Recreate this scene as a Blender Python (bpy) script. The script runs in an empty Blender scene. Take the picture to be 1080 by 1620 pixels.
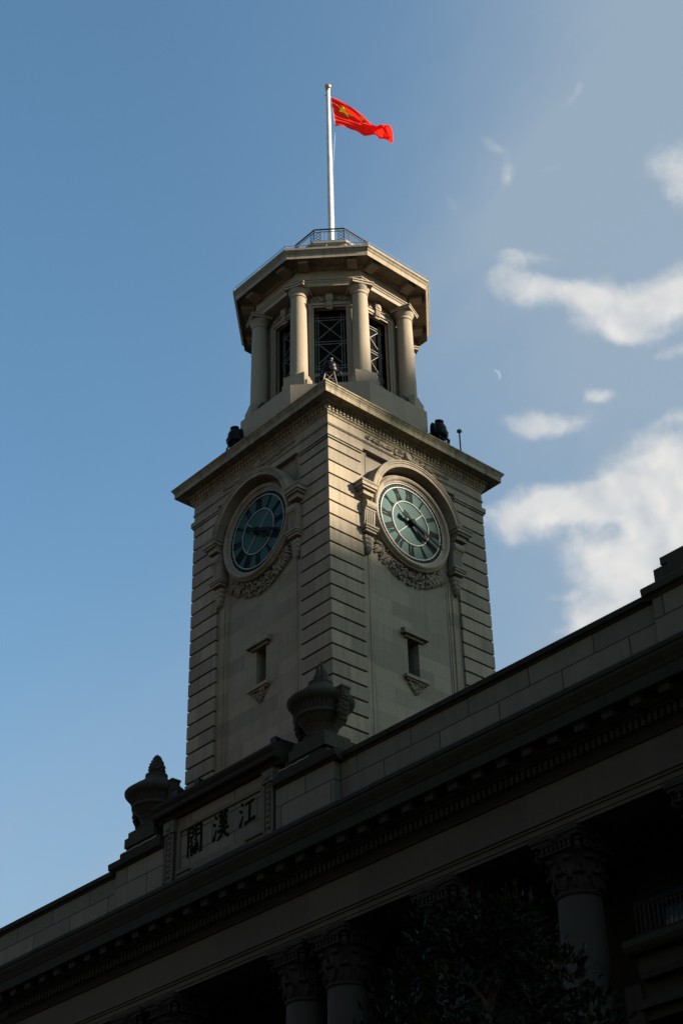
import bpy, bmesh, math, random
from mathutils import Vector, Matrix
random.seed(7)
PI = math.pi
rad = math.radians
sc = bpy.context.scene
COL = sc.collection
Z0 = 38.73            # height of the tower wall head above the street

# ------------------------------------------------------------------ camera
CAM = Vector((35.9727, -32.1411, Z0 - 37.1295))
YAW, PITCH, ROLL = 0.8329, 0.5959, -0.0245
fwd = Vector((-math.sin(YAW) * math.cos(PITCH), math.cos(YAW) * math.cos(PITCH), math.sin(PITCH)))
r0 = Vector((math.cos(YAW), math.sin(YAW), 0))
u0 = r0.cross(fwd)
right = r0 * math.cos(ROLL) + u0 * math.sin(ROLL)
up = -r0 * math.sin(ROLL) + u0 * math.cos(ROLL)
cam = bpy.data.cameras.new('camera')
cam.sensor_fit = 'VERTICAL'
cam.sensor_height = 36.0
cam.lens = 2622.15 / 1620 * 36.0
cam.clip_start = 0.5
cam.clip_end = 6000
co = bpy.data.objects.new('camera', cam)
COL.objects.link(co)
M = Matrix((right, up, -fwd)).transposed().to_4x4()
M.translation = CAM
co.matrix_world = M
sc.camera = co

# ------------------------------------------------------------------ light
SUN_AZ, SUN_EL = 33.0, 23.0          # azimuth measured from +X towards +Y
sun = bpy.data.lights.new('sun', 'SUN')
sun.energy = 4.9
sun.angle = rad(0.55)
sun.color = (1.0, 0.86, 0.69)
so = bpy.data.objects.new('sun', sun)
COL.objects.link(so)
sdir = Vector((math.cos(rad(SUN_EL)) * math.cos(rad(SUN_AZ)), math.cos(rad(SUN_EL)) * math.sin(rad(SUN_AZ)), math.sin(rad(SUN_EL))))
so.rotation_euler = sdir.to_track_quat('Z', 'Y').to_euler()
so.location = (60, 40, 90)

sc.view_settings.view_transform = 'Standard'
sc.view_settings.look = 'None'
sc.view_settings.gamma = 1.0
sc.view_settings.use_curve_mapping = False
sc.view_settings.exposure = 2.0
try:
    sc.cycles.max_bounces = 6
    sc.cycles.diffuse_bounces = 2
except Exception:
    pass

def pixel_dir(x, y):
    return (fwd + right * ((x - 540) / 2622.15) - up * ((y - 810) / 2622.15)).normalized()

W = bpy.data.worlds.new('World')
sc.world = W
W.use_nodes = True
wn, wl = W.node_tree.nodes, W.node_tree.links
wn.clear()
def wnode(t, **kw):
    n = wn.new(t)
    for k, v in kw.items():
        setattr(n, k, v)
    return n
def wmath(op, a, b=None, c=None):
    n = wnode('ShaderNodeMath', operation=op)
    for i, v in enumerate((a, b, c)):
        if v is None:
            continue
        if isinstance(v, (int, float)):
            n.inputs[i].default_value = v
        else:
            wl.new(v, n.inputs[i])
    return n.outputs[0]
def wvec(op, a, b=None):
    n = wnode('ShaderNodeVectorMath', operation=op)
    for i, v in enumerate((a, b)):
        if v is None:
            continue
        if isinstance(v, (tuple, list, Vector)):
            n.inputs[i].default_value = tuple(v)
        else:
            wl.new(v, n.inputs[i])
    return n
def wscale(v, s):
    n = wnode('ShaderNodeVectorMath', operation='SCALE')
    wl.new(v, n.inputs[0])
    n.inputs[3].default_value = s
    return n.outputs[0]
wout = wnode('ShaderNodeOutputWorld')
bg = wnode('ShaderNodeBackground')
bg.inputs[1].default_value = 0.0607
wl.new(bg.outputs[0], wout.inputs[0])
sky = wnode('ShaderNodeTexSky', sky_type='NISHITA')
sky.sun_disc = False
sky.sun_elevation = rad(SUN_EL)
sky.sun_rotation = rad(90 - SUN_AZ)
sky.altitude = 0
sky.air_density = 1.0
sky.dust_density = 1.2
sky.ozone_density = 2.6
tc = wnode('ShaderNodeTexCoord')
D = tc.outputs['Generated']
# noise fields for the clouds, in directions of the sky
def wnoise(scale, detail, rough, vec, w=0.0):
    n = wnode('ShaderNodeTexNoise', noise_dimensions='4D')
    n.inputs['Scale'].default_value = scale
    n.inputs['Detail'].default_value = detail
    n.inputs['Roughness'].default_value = rough
    n.inputs['W'].default_value = w
    wl.new(vec, n.inputs['Vector'])
    return n
warp = wnoise(9, 4, 0.6, D, 3.1)
wv = wvec('SUBTRACT', warp.outputs['Color'], (0.5, 0.5, 0.5)).outputs[0]
DW = wvec('ADD', D, wscale(wv, 0.05)).outputs[0]
det = wnoise(31, 10, 0.62, DW, 1.7).outputs['Fac']
DS_ = wvec('ADD', DW, tuple(Vector((math.cos(rad(33)), math.sin(rad(33)), 0.4)).normalized() * 0.011)).outputs[0]
det_s = wnoise(24, 3, 0.5, DS_, 1.7).outputs['Fac']
det_0 = wnoise(24, 3, 0.5, DW, 1.7).outputs['Fac']
soft = wnoise(7, 5, 0.55, DW, 5.2).outputs['Fac']
ST = wvec('ADD', wscale(D, 1.0), tuple(right * 0.0)).outputs[0]
sa = wvec('DOT_PRODUCT', DW, tuple((right * 0.74 + up * 0.67) * 3.2)).outputs['Value']
sb = wvec('DOT_PRODUCT', DW, tuple((up * 0.74 - right * 0.67) * 11.0)).outputs['Value']
cmb = wnode('ShaderNodeCombineXYZ')
wl.new(sa, cmb.inputs[0]); wl.new(sb, cmb.inputs[1])
wisp = wmath('ADD', wmath('MULTIPLY', wnoise(1.6, 7, 0.55, cmb.outputs[0], 2.2).outputs['Fac'], 0.6), wmath('MULTIPLY', soft, 0.4))
def blob_sum(blobs, vec):
    tot = None
    for (x, y, sx, sy, tilt, amp) in blobs:
        c = pixel_dir(x, y)
        ct, st = math.cos(rad(tilt)), math.sin(rad(tilt))
        a = right * ct + up * st
        b = -right * st + up * ct
        a = (a - c * a.dot(c)).normalized()
        b = (b - c * b.dot(c)).normalized()
        f = 2622.15
        da = wvec('DOT_PRODUCT', vec, tuple(a * (f / sx))).outputs['Value']
        db = wvec('DOT_PRODUCT', vec, tuple(b * (f / sy))).outputs['Value']
        oa = a.dot(c) * f / sx
        q = wmath('ADD', wmath('MULTIPLY', da, da), wmath('MULTIPLY', db, db))
        g = wmath('MULTIPLY', wmath('POWER', 2.718, wmath('MULTIPLY', q, -1.0)), amp)
        # only the front half of the sky
        fr = wmath('GREATER_THAN', wvec('DOT_PRODUCT', vec, tuple(c)).outputs['Value'], 0.0)
        g = wmath('MULTIPLY', g, fr)
        tot = g if tot is None else wmath('ADD', tot, g)
    return tot
puffs = [
    (1092, 282, 36, 56, 20, 0.95), (828, 412, 46, 15, -5, 0.55), (800, 450, 26, 20, 40, 0.45), (862, 470, 62, 19, -12, 0.68), (940, 478, 70, 24, -5, 0.82), (1035, 470, 85, 38, 12, 1.0),
    (985, 520, 48, 16, 0, 0.75), (1068, 548, 38, 13, 8, 0.6), (868, 677, 48, 19, 3, 0.75), (947, 628, 28, 14, 5, 0.62), (1080, 672, 26, 18, 0, 0.75),
    (905, 798, 85, 27, 8, 0.95), (828, 832, 52, 26, 15, 0.7), (1000, 772, 75, 32, 18, 1.05), (1065, 755, 80, 55, 20, 1.35), (1065, 845, 85, 72, 0, 1.2), (1000, 930, 130, 70, 20, 0.55), (880, 800, 120, 50, 10, 0.25), (960, 470, 170, 60, 0, 0.25), (860, 670, 90, 40, 0, 0.18),
    (962, 882, 48, 30, 10, 0.95), (1015, 905, 60, 34, 0, 0.95), (905, 930, 26, 8, 10, 0.42), (945, 968, 55, 15, 22, 0.5), (925, 145, 40, 13, 35, 0.36), (815, 270, 20, 17, 70, 0.36),
    (785, 232, 40, 14, -20, 0.30), (880, 265, 34, 13, 10, 0.30), (712, 325, 26, 15, -30, 0.26), (-250, 900, 160, 60, 10, 0.8), (1350, 500, 200, 120, 10, 1.0), (1300, 1000, 220, 120, 0, 1.0)]
veils = [(1120, -20, 420, 300, 38, 0.62), (820, 330, 340, 110, 44, 0.36), (980, 860, 420, 330, 0, 0.46), (1500, 400, 600, 700, 0, 0.7), (200, 1560, 900, 420, 8, 0.64), (1000, 550, 300, 160, 0, 0.2)]
pm = blob_sum(puffs, DW)
vm = blob_sum(veils, D)
def wramp(v, lo, hi):
    n = wnode('ShaderNodeMapRange', interpolation_type='SMOOTHSTEP')
    n.inputs[1].default_value = lo
    n.inputs[2].default_value = hi
    wl.new(v, n.inputs[0])
    return n.outputs[0]
pd = wmath('ADD', pm, wmath('MULTIPLY', wmath('SUBTRACT', det, 0.5), 2.5))
pd = wmath('MULTIPLY', pd, wramp(pm, 0.0, 0.42))
puff = wmath('MULTIPLY', wramp(pd, 0.02, 1.15), 0.95)
veil = wmath('MULTIPLY', vm, wmath('ADD', 0.05, wmath('MULTIPLY', wisp, 1.75)))
veil = wmath('MINIMUM', veil, 0.8)
def wmix(f, a, b):
    n = wnode('ShaderNodeMix', data_type='RGBA')
    wl.new(f, n.inputs[0])
    for i, v in ((6, a), (7, b)):
        if isinstance(v, tuple):
            n.inputs[i].default_value = v
        else:
            wl.new(v, n.inputs[i])
    return n.outputs[2]
tint = wnode('ShaderNodeMix', data_type='RGBA', blend_type='MULTIPLY')
tint.inputs[0].default_value = 1.0
wl.new(sky.outputs[0], tint.inputs[6])
tint.inputs[7].default_value = (0.765, 0.955, 0.90, 1)
relief = wmath('ADD', 0.62, wmath('MULTIPLY', wmath('SUBTRACT', det_0, det_s), 3.4))
relief = wmath('MINIMUM', wmath('MAXIMUM', relief, 0.0), 1.0)
cl = wmix(relief, (2.15, 2.33, 2.55, 1), (3.35, 3.3, 3.2, 1))
c1 = wmix(veil, tint.outputs[2], (1.46, 1.82, 2.2, 1))
c2 = wmix(puff, c1, cl)
wl.new(c2, bg.inputs[0])

# ------------------------------------------------------------------ materials
def new_mat(name):
    m = bpy.data.materials.new(name)
    m.use_nodes = True
    nt = m.node_tree
    return m, nt, nt.nodes, nt.links, nt.nodes['Principled BSDF']
def simple(name, col, rough=0.6, metal=0.0, spec=0.25):
    m, nt, N, L, b = new_mat(name)
    b.inputs['Roughness'].default_value = rough
    b.inputs['Metallic'].default_value = metal
    b.inputs['Specular IOR Level'].default_value = spec
    g = N.new('ShaderNodeNewGeometry')
    n = N.new('ShaderNodeTexNoise')
    n.inputs['Scale'].default_value = 6.0
    n.inputs['Detail'].default_value = 5
    L.new(g.outputs['Position'], n.inputs['Vector'])
    r = N.new('ShaderNodeMapRange')
    r.inputs[1].default_value = 0.3
    r.inputs[2].default_value = 0.7
    r.inputs[3].default_value = 0.78
    r.inputs[4].default_value = 1.15
    L.new(n.outputs['Fac'], r.inputs[0])
    mx = N.new('ShaderNodeVectorMath')
    mx.operation = 'SCALE'
    mx.inputs[0].default_value = col[:3]
    L.new(r.outputs[0], mx.inputs[3])
    L.new(mx.outputs[0], b.inputs['Base Color'])
    return m
def stone(name, col, dark, streak=0.5, brick=None, joint=0.45, bump=0.25, moss=0.0):
    """weathered ashlar: blotches, vertical rain streaks, pitted surface, optional block joints"""
    m, nt, N, L, b = new_mat(name)
    b.inputs['Roughness'].default_value = 0.88
    b.inputs['Specular IOR Level'].default_value = 0.25
    g = N.new('ShaderNodeNewGeometry')
    P = g.outputs['Position']
    def noise(scale, detail, rough, vec):
        n = N.new('ShaderNodeTexNoise')
        n.inputs['Scale'].default_value = scale
        n.inputs['Detail'].default_value = detail
        n.inputs['Roughness'].default_value = rough
        L.new(vec, n.inputs['Vector'])
        return n.outputs['Fac']
    def rng(v, a, b_, c, d):
        n = N.new('ShaderNodeMapRange')
        n.inputs[1].default_value, n.inputs[2].default_value, n.inputs[3].default_value, n.inputs[4].default_value = a, b_, c, d
        L.new(v, n.inputs[0])
        return n.outputs[0]
    def mul(a, b_):
        n = N.new('ShaderNodeMath')
        n.operation = 'MULTIPLY'
        L.new(a, n.inputs[0])
        if isinstance(b_, float):
            n.inputs[1].default_value = b_
        else:
            L.new(b_, n.inputs[1])
        return n.outputs[0]
    def mix(f, a, b_):
        n = N.new('ShaderNodeMix')
        n.data_type = 'RGBA'
        L.new(f, n.inputs[0])
        for i, v in ((6, a), (7, b_)):
            if isinstance(v, tuple):
                n.inputs[i].default_value = v
            else:
                L.new(v, n.inputs[i])
        return n.outputs[2]
    vm_ = N.new('ShaderNodeVectorMath')
    vm_.operation = 'MULTIPLY'
    vm_.inputs[1].default_value = (5.0, 5.0, 0.35)
    L.new(P, vm_.inputs[0])
    st = rng(noise(1.0, 6, 0.65, vm_.outputs[0]), 0.45, 0.72, 0.0, streak)
    bl = rng(noise(0.55, 6, 0.6, P), 0.35, 0.7, 0.0, 0.55)
    fine = noise(9.0, 8, 0.7, P)
    c0 = tuple(col) + (1,)
    d0 = tuple(dark) + (1,)
    c = mix(bl, c0, tuple(0.55 * a + 0.45 * d for a, d in zip(col, dark)) + (1,))
    c = mix(st, c, d0)
    if moss:
        c = mix(rng(noise(1.7, 7, 0.7, P), 0.52, 0.7, 0.0, moss), c, (0.10, 0.095, 0.035, 1))
    c = mix(rng(fine, 0.3, 0.75, 0.0, 0.35), c, tuple(0.7 * a for a in col) + (1,))
    hgt = rng(fine, 0, 1, 0, 1)
    if brick:
        bw, bh, offz = brick
        sx = N.new('ShaderNodeSeparateXYZ')
        L.new(P, sx.inputs[0])
        ad = N.new('ShaderNodeMath')
        ad.operation = 'ADD'
        L.new(sx.outputs[0], ad.inputs[0])
        L.new(sx.outputs[1], ad.inputs[1])
        az = N.new('ShaderNodeMath')
        az.operation = 'ADD'
        L.new(sx.outputs[2], az.inputs[0])
        az.inputs[1].default_value = offz
        cb = N.new('ShaderNodeCombineXYZ')
        L.new(ad.outputs[0], cb.inputs[0])
        L.new(az.outputs[0], cb.inputs[1])
        bk = N.new('ShaderNodeTexBrick')
        bk.inputs['Scale'].default_value = 1.0
        bk.inputs['Brick Width'].default_value = bw
        bk.inputs['Row Height'].default_value = bh
        bk.inputs['Mortar Size'].default_value = 0.012 + 0.016 * joint * (joint > 0.7)
        bk.inputs['Mortar Smooth'].default_value = 0.3
        bk.inputs['Color1'].default_value = (0.55, 0.56, 0.57, 1)
        bk.inputs['Color2'].default_value = (1.22, 1.18, 1.13, 1)
        bk.inputs['Mortar'].default_value = (0.9, 0.9, 0.9, 1)
        bk.inputs['Bias'].default_value = -0.1
        L.new(cb.outputs[0], bk.inputs['Vector'])
        tint_ = N.new('ShaderNodeMix')
        tint_.data_type = 'RGBA'
        tint_.blend_type = 'MULTIPLY'
        tint_.inputs[0].default_value = 0.55
        L.new(c, tint_.inputs[6])
        L.new(bk.outputs['Color'], tint_.inputs[7])
        c = mix(mul(bk.outputs['Fac'], joint), tint_.outputs[2], (0.02, 0.02, 0.018, 1))
    L.new(c, b.inputs['Base Color'])
    bp = N.new('ShaderNodeBump')
    bp.inputs['Strength'].default_value = bump
    bp.inputs['Distance'].default_value = 0.05
    L.new(hgt, bp.inputs['Height'])
    L.new(bp.outputs[0], b.inputs['Normal'])
    return m

M_TOWER = stone('tower_granite', (0.205, 0.172, 0.124), (0.075, 0.062, 0.044), 0.55, (1.62, 0.582, -37.2083), 0.0)
M_PANEL = stone('tower_ashlar', (0.195, 0.168, 0.124), (0.085, 0.074, 0.055), 0.4, (1.9, 0.582, -37.2083), 0.3)
M_CORN = stone('stained_granite', (0.18, 0.15, 0.096), (0.022, 0.02, 0.014), 0.95, None, 0.4, 0.3, 0.55)
M_BELF = stone('belfry_limestone', (0.21, 0.172, 0.124), (0.095, 0.078, 0.055), 0.35)
M_CARVE = stone('carved_stone', (0.175, 0.15, 0.11), (0.065, 0.056, 0.042), 0.3)
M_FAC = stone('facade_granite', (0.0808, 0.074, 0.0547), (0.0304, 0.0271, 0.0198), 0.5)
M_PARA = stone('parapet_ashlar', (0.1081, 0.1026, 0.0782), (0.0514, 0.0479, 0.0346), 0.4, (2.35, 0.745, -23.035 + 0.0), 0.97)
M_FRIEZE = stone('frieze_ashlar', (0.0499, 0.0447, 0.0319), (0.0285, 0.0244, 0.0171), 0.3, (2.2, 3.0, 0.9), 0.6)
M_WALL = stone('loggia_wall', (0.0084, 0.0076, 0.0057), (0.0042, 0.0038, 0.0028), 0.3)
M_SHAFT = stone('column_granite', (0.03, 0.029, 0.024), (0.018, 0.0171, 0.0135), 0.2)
M_BCORN = stone('belfry_cornice_stone', (0.195, 0.16, 0.112), (0.05, 0.042, 0.03), 0.6)
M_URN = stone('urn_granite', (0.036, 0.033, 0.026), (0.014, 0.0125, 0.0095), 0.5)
M_SOOT_SHADE = stone('soot_and_shade_granite', (0.023, 0.021, 0.017), (0.010, 0.009, 0.0075), 0.5)  # sooty granite, darkened further to paint in the facade's deep shade
for m_ in (M_SOOT_SHADE, M_URN):
    m_.node_tree.nodes['Principled BSDF'].inputs['Specular IOR Level'].default_value = 0.08
M_ROOF = stone('roof_lead', (0.14, 0.14, 0.135), (0.07, 0.07, 0.065), 0.3)
M_GUTTER = simple('dark_gutter_lead', (0.035, 0.033, 0.03), 0.7)
M_IRON = simple('black_iron', (0.010, 0.010, 0.010), 0.5, 0.0, 0.12)
M_BLACK = simple('black_enamel', (0.005, 0.005, 0.005), 0.35, 0.0, 0.07)
M_STEEL = simple('galvanised_steel', (0.11, 0.105, 0.095), 0.55)
M_WHITE = simple('white_painted_iron', (0.15, 0.145, 0.13), 0.6)
M_POLE = simple('white_pole_paint', (0.36, 0.355, 0.34), 0.4)
M_BALL = simple('bronze_ball', (0.25, 0.19, 0.13), 0.35, 0.7)
M_ROPE = simple('white_rope', (0.5, 0.49, 0.47), 0.8)
M_INK = simple('black_numeral_enamel', (0.005, 0.008, 0.008), 0.7, 0.0, 0.05)
M_CHAR = simple('black_lettering', (0.003, 0.003, 0.003), 0.9, 0.0, 0.03)
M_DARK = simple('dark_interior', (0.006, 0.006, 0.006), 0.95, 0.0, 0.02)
M_RING = simple('pale_dial_iron', (0.2, 0.195, 0.175), 0.6)
M_FRAME = simple('brown_window_frame', (0.035, 0.028, 0.022), 0.5)
M_CURT = simple('pale_curtain', (0.50, 0.54, 0.56), 0.9)
M_BARK = simple('bark', (0.06, 0.045, 0.035), 0.9)
M_ASPH = simple('asphalt', (0.04, 0.04, 0.04), 0.9)
M_PAVE = simple('paving_stone', (0.035, 0.034, 0.031), 0.9)
M_CONC = simple('concrete_building', (0.16, 0.15, 0.14), 0.85)
M_CONC2 = simple('brick_building', (0.13, 0.085, 0.065), 0.85)

def mk_dial():
    m, nt, N, L, b = new_mat('teal_opal_glass')
    b.inputs['Base Color'].default_value = (0.085, 0.235, 0.215, 1)
    b.inputs['Roughness'].default_value = 0.5
    b.inputs['Specular IOR Level'].default_value = 0.05
    g = N.new('ShaderNodeNewGeometry')
    n = N.new('ShaderNodeTexNoise')
    n.inputs['Scale'].default_value = 1.1
    n.inputs['Detail'].default_value = 4
    L.new(g.outputs['Position'], n.inputs['Vector'])
    r = N.new('ShaderNodeValToRGB')
    r.color_ramp.elements[0].position = 0.3
    r.color_ramp.elements[0].color = (0.017, 0.046, 0.045, 1)
    r.color_ramp.elements[1].position = 0.75
    r.color_ramp.elements[1].color = (0.026, 0.060, 0.050, 1)
    L.new(n.outputs['Fac'], r.inputs[0])
    L.new(r.outputs[0], b.inputs['Base Color'])
    return m
M_DIAL = mk_dial()
def mk_glass():
    m, nt, N, L, b = new_mat('window_glass')
    b.inputs['Base Color'].default_value = (0.02, 0.028, 0.032, 1)
    b.inputs['Roughness'].default_value = 0.08
    n = N.new('ShaderNodeTexNoise')
    n.inputs['Scale'].default_value = 1.5
    bp = N.new('ShaderNodeBump')
    bp.inputs['Strength'].default_value = 0.05
    L.new(n.outputs['Fac'], bp.inputs['Height'])
    L.new(bp.outputs[0], b.inputs['Normal'])
    return m
M_GLASS = mk_glass()
def mk_pane():
    m, nt, N, L, b = new_mat('clear_window_pane')
    b.inputs['Base Color'].default_value = (0.01, 0.012, 0.014, 1)
    b.inputs['Roughness'].default_value = 0.06
    tr = N.new('ShaderNodeBsdfTransparent')
    tr.inputs['Color'].default_value = (0.85, 0.95, 1.0, 1)
    ns = N.new('ShaderNodeTexNoise')
    ns.inputs['Scale'].default_value = 2.0
    rg = N.new('ShaderNodeMapRange')
    rg.inputs[3].default_value = 0.6
    rg.inputs[4].default_value = 0.85
    L.new(ns.outputs['Fac'], rg.inputs[0])
    ms = N.new('ShaderNodeMixShader')
    L.new(rg.outputs[0], ms.inputs[0])
    L.new(b.outputs[0], ms.inputs[1])
    L.new(tr.outputs[0], ms.inputs[2])
    L.new(ms.outputs[0], N['Material Output'].inputs[0])
    return m
M_PANE = mk_pane()
def mk_cloth(name, col):
    m, nt, N, L, b = new_mat(name)
    g = N.new('ShaderNodeNewGeometry')
    n = N.new('ShaderNodeTexNoise')
    n.inputs['Scale'].default_value = 40
    L.new(g.outputs['Position'], n.inputs['Vector'])
    r = N.new('ShaderNodeMapRange')
    r.inputs[3].default_value = 0.85
    r.inputs[4].default_value = 1.1
    L.new(n.outputs['Fac'], r.inputs[0])
    v = N.new('ShaderNodeVectorMath')
    v.operation = 'SCALE'
    v.inputs[0].default_value = col
    L.new(r.outputs[0], v.inputs[3])
    L.new(v.outputs[0], b.inputs['Base Color'])
    b.inputs['Roughness'].default_value = 0.85
    b.inputs['Specular IOR Level'].default_value = 0.1
    t = N.new('ShaderNodeBsdfTranslucent')
    L.new(v.outputs[0], t.inputs['Color'])
    ms = N.new('ShaderNodeMixShader')
    ms.inputs[0].default_value = 0.45
    L.new(b.outputs[0], ms.inputs[1])
    L.new(t.outputs[0], ms.inputs[2])
    L.new(ms.outputs[0], N['Material Output'].inputs[0])
    return m
M_RED = mk_cloth('red_flag_cloth', (0.80, 0.022, 0.012))
M_GOLD = mk_cloth('yellow_flag_cloth', (0.95, 0.60, 0.015))
def mk_leaf():
    m, nt, N, L, b = new_mat('glossy_leaf')
    g = N.new('ShaderNodeNewGeometry')
    r = N.new('ShaderNodeValToRGB')
    r.color_ramp.elements[0].color = (0.002, 0.004, 0.0015, 1)
    r.color_ramp.elements[1].color = (0.006, 0.008, 0.003, 1)
    L.new(g.outputs['Random Per Island'], r.inputs[0])
    L.new(r.outputs[0], b.inputs['Base Color'])
    b.inputs['Roughness'].default_value = 0.4
    b.inputs['Specular IOR Level'].default_value = 0.025
    return m
M_LEAF = mk_leaf()

# ------------------------------------------------------------------ mesh building
class MB:
    """collects verts and faces in local coordinates"""
    def __init__(s):
        s.v, s.f, s.mi = [], [], []
        s.m = 0
    def add(s, vs, fs):
        o = len(s.v)
        s.v += [Vector(p) for p in vs]
        for f in fs:
            s.f.append([i + o for i in f])
            s.mi.append(s.m)
    def box(s, x0, x1, y0, y1, z0, z1):
        x0, x1 = min(x0, x1), max(x0, x1)
        y0, y1 = min(y0, y1), max(y0, y1)
        z0, z1 = min(z0, z1), max(z0, z1)
        s.add([(x0, y0, z0), (x1, y0, z0), (x1, y1, z0), (x0, y1, z0), (x0, y0, z1), (x1, y0, z1), (x1, y1, z1), (x0, y1, z1)],
              [(3, 2, 1, 0), (4, 5, 6, 7), (0, 1, 5, 4), (1, 2, 6, 5), (2, 3, 7, 6), (3, 0, 4, 7)])
    def prism(s, poly, h0, h1, fn):
        """poly of (a,b); fn(a,b,h) -> point"""
        n = len(poly)
        vs = [fn(a, b, h0) for a, b in poly] + [fn(a, b, h1) for a, b in poly]
        fs = [list(range(n))[::-1], list(range(n, 2 * n))] + [(i, (i + 1) % n, n + (i + 1) % n, n + i) for i in range(n)]
        s.add(vs, fs)
    def ngon_sweep(s, N, phase, prof, cap=True, cx=0, cy=0):
        """prof: (apothem, z) list swept round a regular N-gon with a flat at angle phase"""
        k = 1 / math.cos(PI / N)
        vs, fs = [], []
        for (a, z) in prof:
            for i in range(N):
                t = phase + (i + 0.5) * 2 * PI / N
                vs.append((cx + a * k * math.cos(t), cy + a * k * math.sin(t), z))
        for j in range(len(prof) - 1):
            for i in range(N):
                i2 = (i + 1) % N
                fs.append((j * N + i, j * N + i2, (j + 1) * N + i2, (j + 1) * N + i))
        if cap:
            fs.append(list(range(N))[::-1])
            fs.append([(len(prof) - 1) * N + i for i in range(N)])
        s.add(vs, fs)
    def lathe(s, prof, seg=32, cx=0, cy=0, twist=0.0, cap=True):
        vs, fs = [], []
        z0 = prof[0][1]
        for (r, z) in prof:
            for i in range(seg):
                t = i * 2 * PI / seg + twist * (z - z0)
                vs.append((cx + r * math.cos(t), cy + r * math.sin(t), z))
        for j in range(len(prof) - 1):
            for i in range(seg):
                i2 = (i + 1) % seg
                fs.append((j * seg + i, j * seg + i2, (j + 1) * seg + i2, (j + 1) * seg + i))
        if cap:
            fs.append(list(range(seg))[::-1])
            fs.append([(len(prof) - 1) * seg + i for i in range(seg)])
        s.add(vs, fs)
    def tube(s, pts, r, seg=6):
        pts = [Vector(p) for p in pts]
        vs, fs = [], []
        for i, p in enumerate(pts):
            d = (pts[min(i + 1, len(pts) - 1)] - pts[max(i - 1, 0)]).normalized()
            a = d.cross(Vector((0, 0, 1)))
            if a.length < 1e-3:
                a = Vector((1, 0, 0))
            a.normalize()
            b = d.cross(a)
            rr = r[i] if isinstance(r, (list, tuple)) else r
            for k in range(seg):
                t = (k + 0.5) * 2 * PI / seg
                vs.append(p + a * rr * math.cos(t) + b * rr * math.sin(t))
        for i in range(len(pts) - 1):
            for k in range(seg):
                k2 = (k + 1) % seg
                fs.append((i * seg + k, i * seg + k2, (i + 1) * seg + k2, (i + 1) * seg + k))
        fs.append(list(range(seg))[::-1])
        fs.append([(len(pts) - 1) * seg + k for k in range(seg)])
        s.add(vs, fs)
    def blob(s, c, rx, ry, rz, rot=None, seg=8, rings=5):
        c = Vector(c)
        vs, fs = [], []
        for j in range(1, rings):
            ph = PI * j / rings
            for i in range(seg):
                t = 2 * PI * i / seg
                p = Vector((rx * math.sin(ph) * math.cos(t), ry * math.sin(ph) * math.sin(t), rz * math.cos(ph)))
                vs.append(c + (rot @ p if rot else p))
        n = len(vs)
        for e in (rz, -rz):
            p = Vector((0, 0, e))
            vs.append(c + (rot @ p if rot else p))
        for j in range(rings - 2):
            for i in range(seg):
                i2 = (i + 1) % seg
                fs.append((j * seg + i, (j + 1) * seg + i, (j + 1) * seg + i2, j * seg + i2))
        for i in range(seg):
            i2 = (i + 1) % seg
            fs.append((n, i, i2))
            fs.append((n + 1, (rings - 2) * seg + i2, (rings - 2) * seg + i))
        s.add(vs, fs)
    def ring(s, r_in, r_out, p0, p1, zc, seg=72, a0=0, a1=2 * PI, prof=None):
        """flat or moulded ring in a face plane: x = depth, y lateral, z up. prof: (r, p) list, closed"""
        pr = prof or [(r_in, p0), (r_out, p0), (r_out, p1), (r_in, p1)]
        full = abs(a1 - a0 - 2 * PI) < 1e-6
        n = seg if full else seg + 1
        k = len(pr)
        vs, fs = [], []
        for i in range(n):
            t = a0 + (a1 - a0) * i / seg
            for (r, p) in pr:
                vs.append((p, r * math.cos(t), zc + r * math.sin(t)))
        for i in range(seg):
            i2 = (i + 1) % n
            for j in range(k):
                j2 = (j + 1) % k
                fs.append((i * k + j, i2 * k + j, i2 * k + j2, i * k + j2))
        if not full:
            fs.append(list(range(k)))
            fs.append([(n - 1) * k + j for j in range(k)][::-1])
        s.add(vs, fs)
    def xf(s, fn, start=0):
        for i in range(start, len(s.v)):
            s.v[i] = Vector(fn(s.v[i]))

def build(name, mb, mats, parent=None, smooth=None, loc=None, rotz=0.0, dz=0.0):
    me = bpy.data.meshes.new(name)
    vs = [(v.x, v.y, v.z + dz) for v in mb.v]
    me.from_pydata(vs, [], mb.f)
    if not isinstance(mats, (list, tuple)):
        mats = [mats]
    for m in mats:
        me.materials.append(m)
    if len(mats) > 1:
        me.polygons.foreach_set('material_index', mb.mi)
    bm = bmesh.new()
    bm.from_mesh(me)
    bmesh.ops.recalc_face_normals(bm, faces=bm.faces)
    bm.to_mesh(me)
    bm.free()
    if smooth is not None:
        me.polygons.foreach_set('use_smooth', [True] * len(me.polygons))
        try:
            me.set_sharp_from_angle(angle=rad(smooth))
        except Exception:
            pass
    me.update()
    o = bpy.data.objects.new(name, me)
    COL.objects.link(o)
    if parent:
        o.parent = parent
    if loc:
        o.location = loc
    o.rotation_euler.z = rotz
    return o
def empty(name, loc, rotz=0.0):
    o = bpy.data.objects.new(name, None)
    o.empty_display_size = 0.3
    COL.objects.link(o)
    o.location = loc
    o.rotation_euler.z = rotz
    return o
def tag(o, label=None, cat=None, group=None, kind=None):
    if label: o['label'] = label
    if cat: o['category'] = cat
    if group: o['group'] = group
    if kind: o['kind'] = kind
    return o
def children(o):
    return [c for c in bpy.data.objects if c.parent == o]
def dup(o, parent=None, rotz=None, loc=None):
    c = o.copy()
    COL.objects.link(c)
    if parent is not None:
        c.parent = parent
    if rotz is not None:
        c.rotation_euler.z = rotz
    if loc is not None:
        c.location = loc
    for ch in children(o):
        dup(ch, c)
    return c

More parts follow.
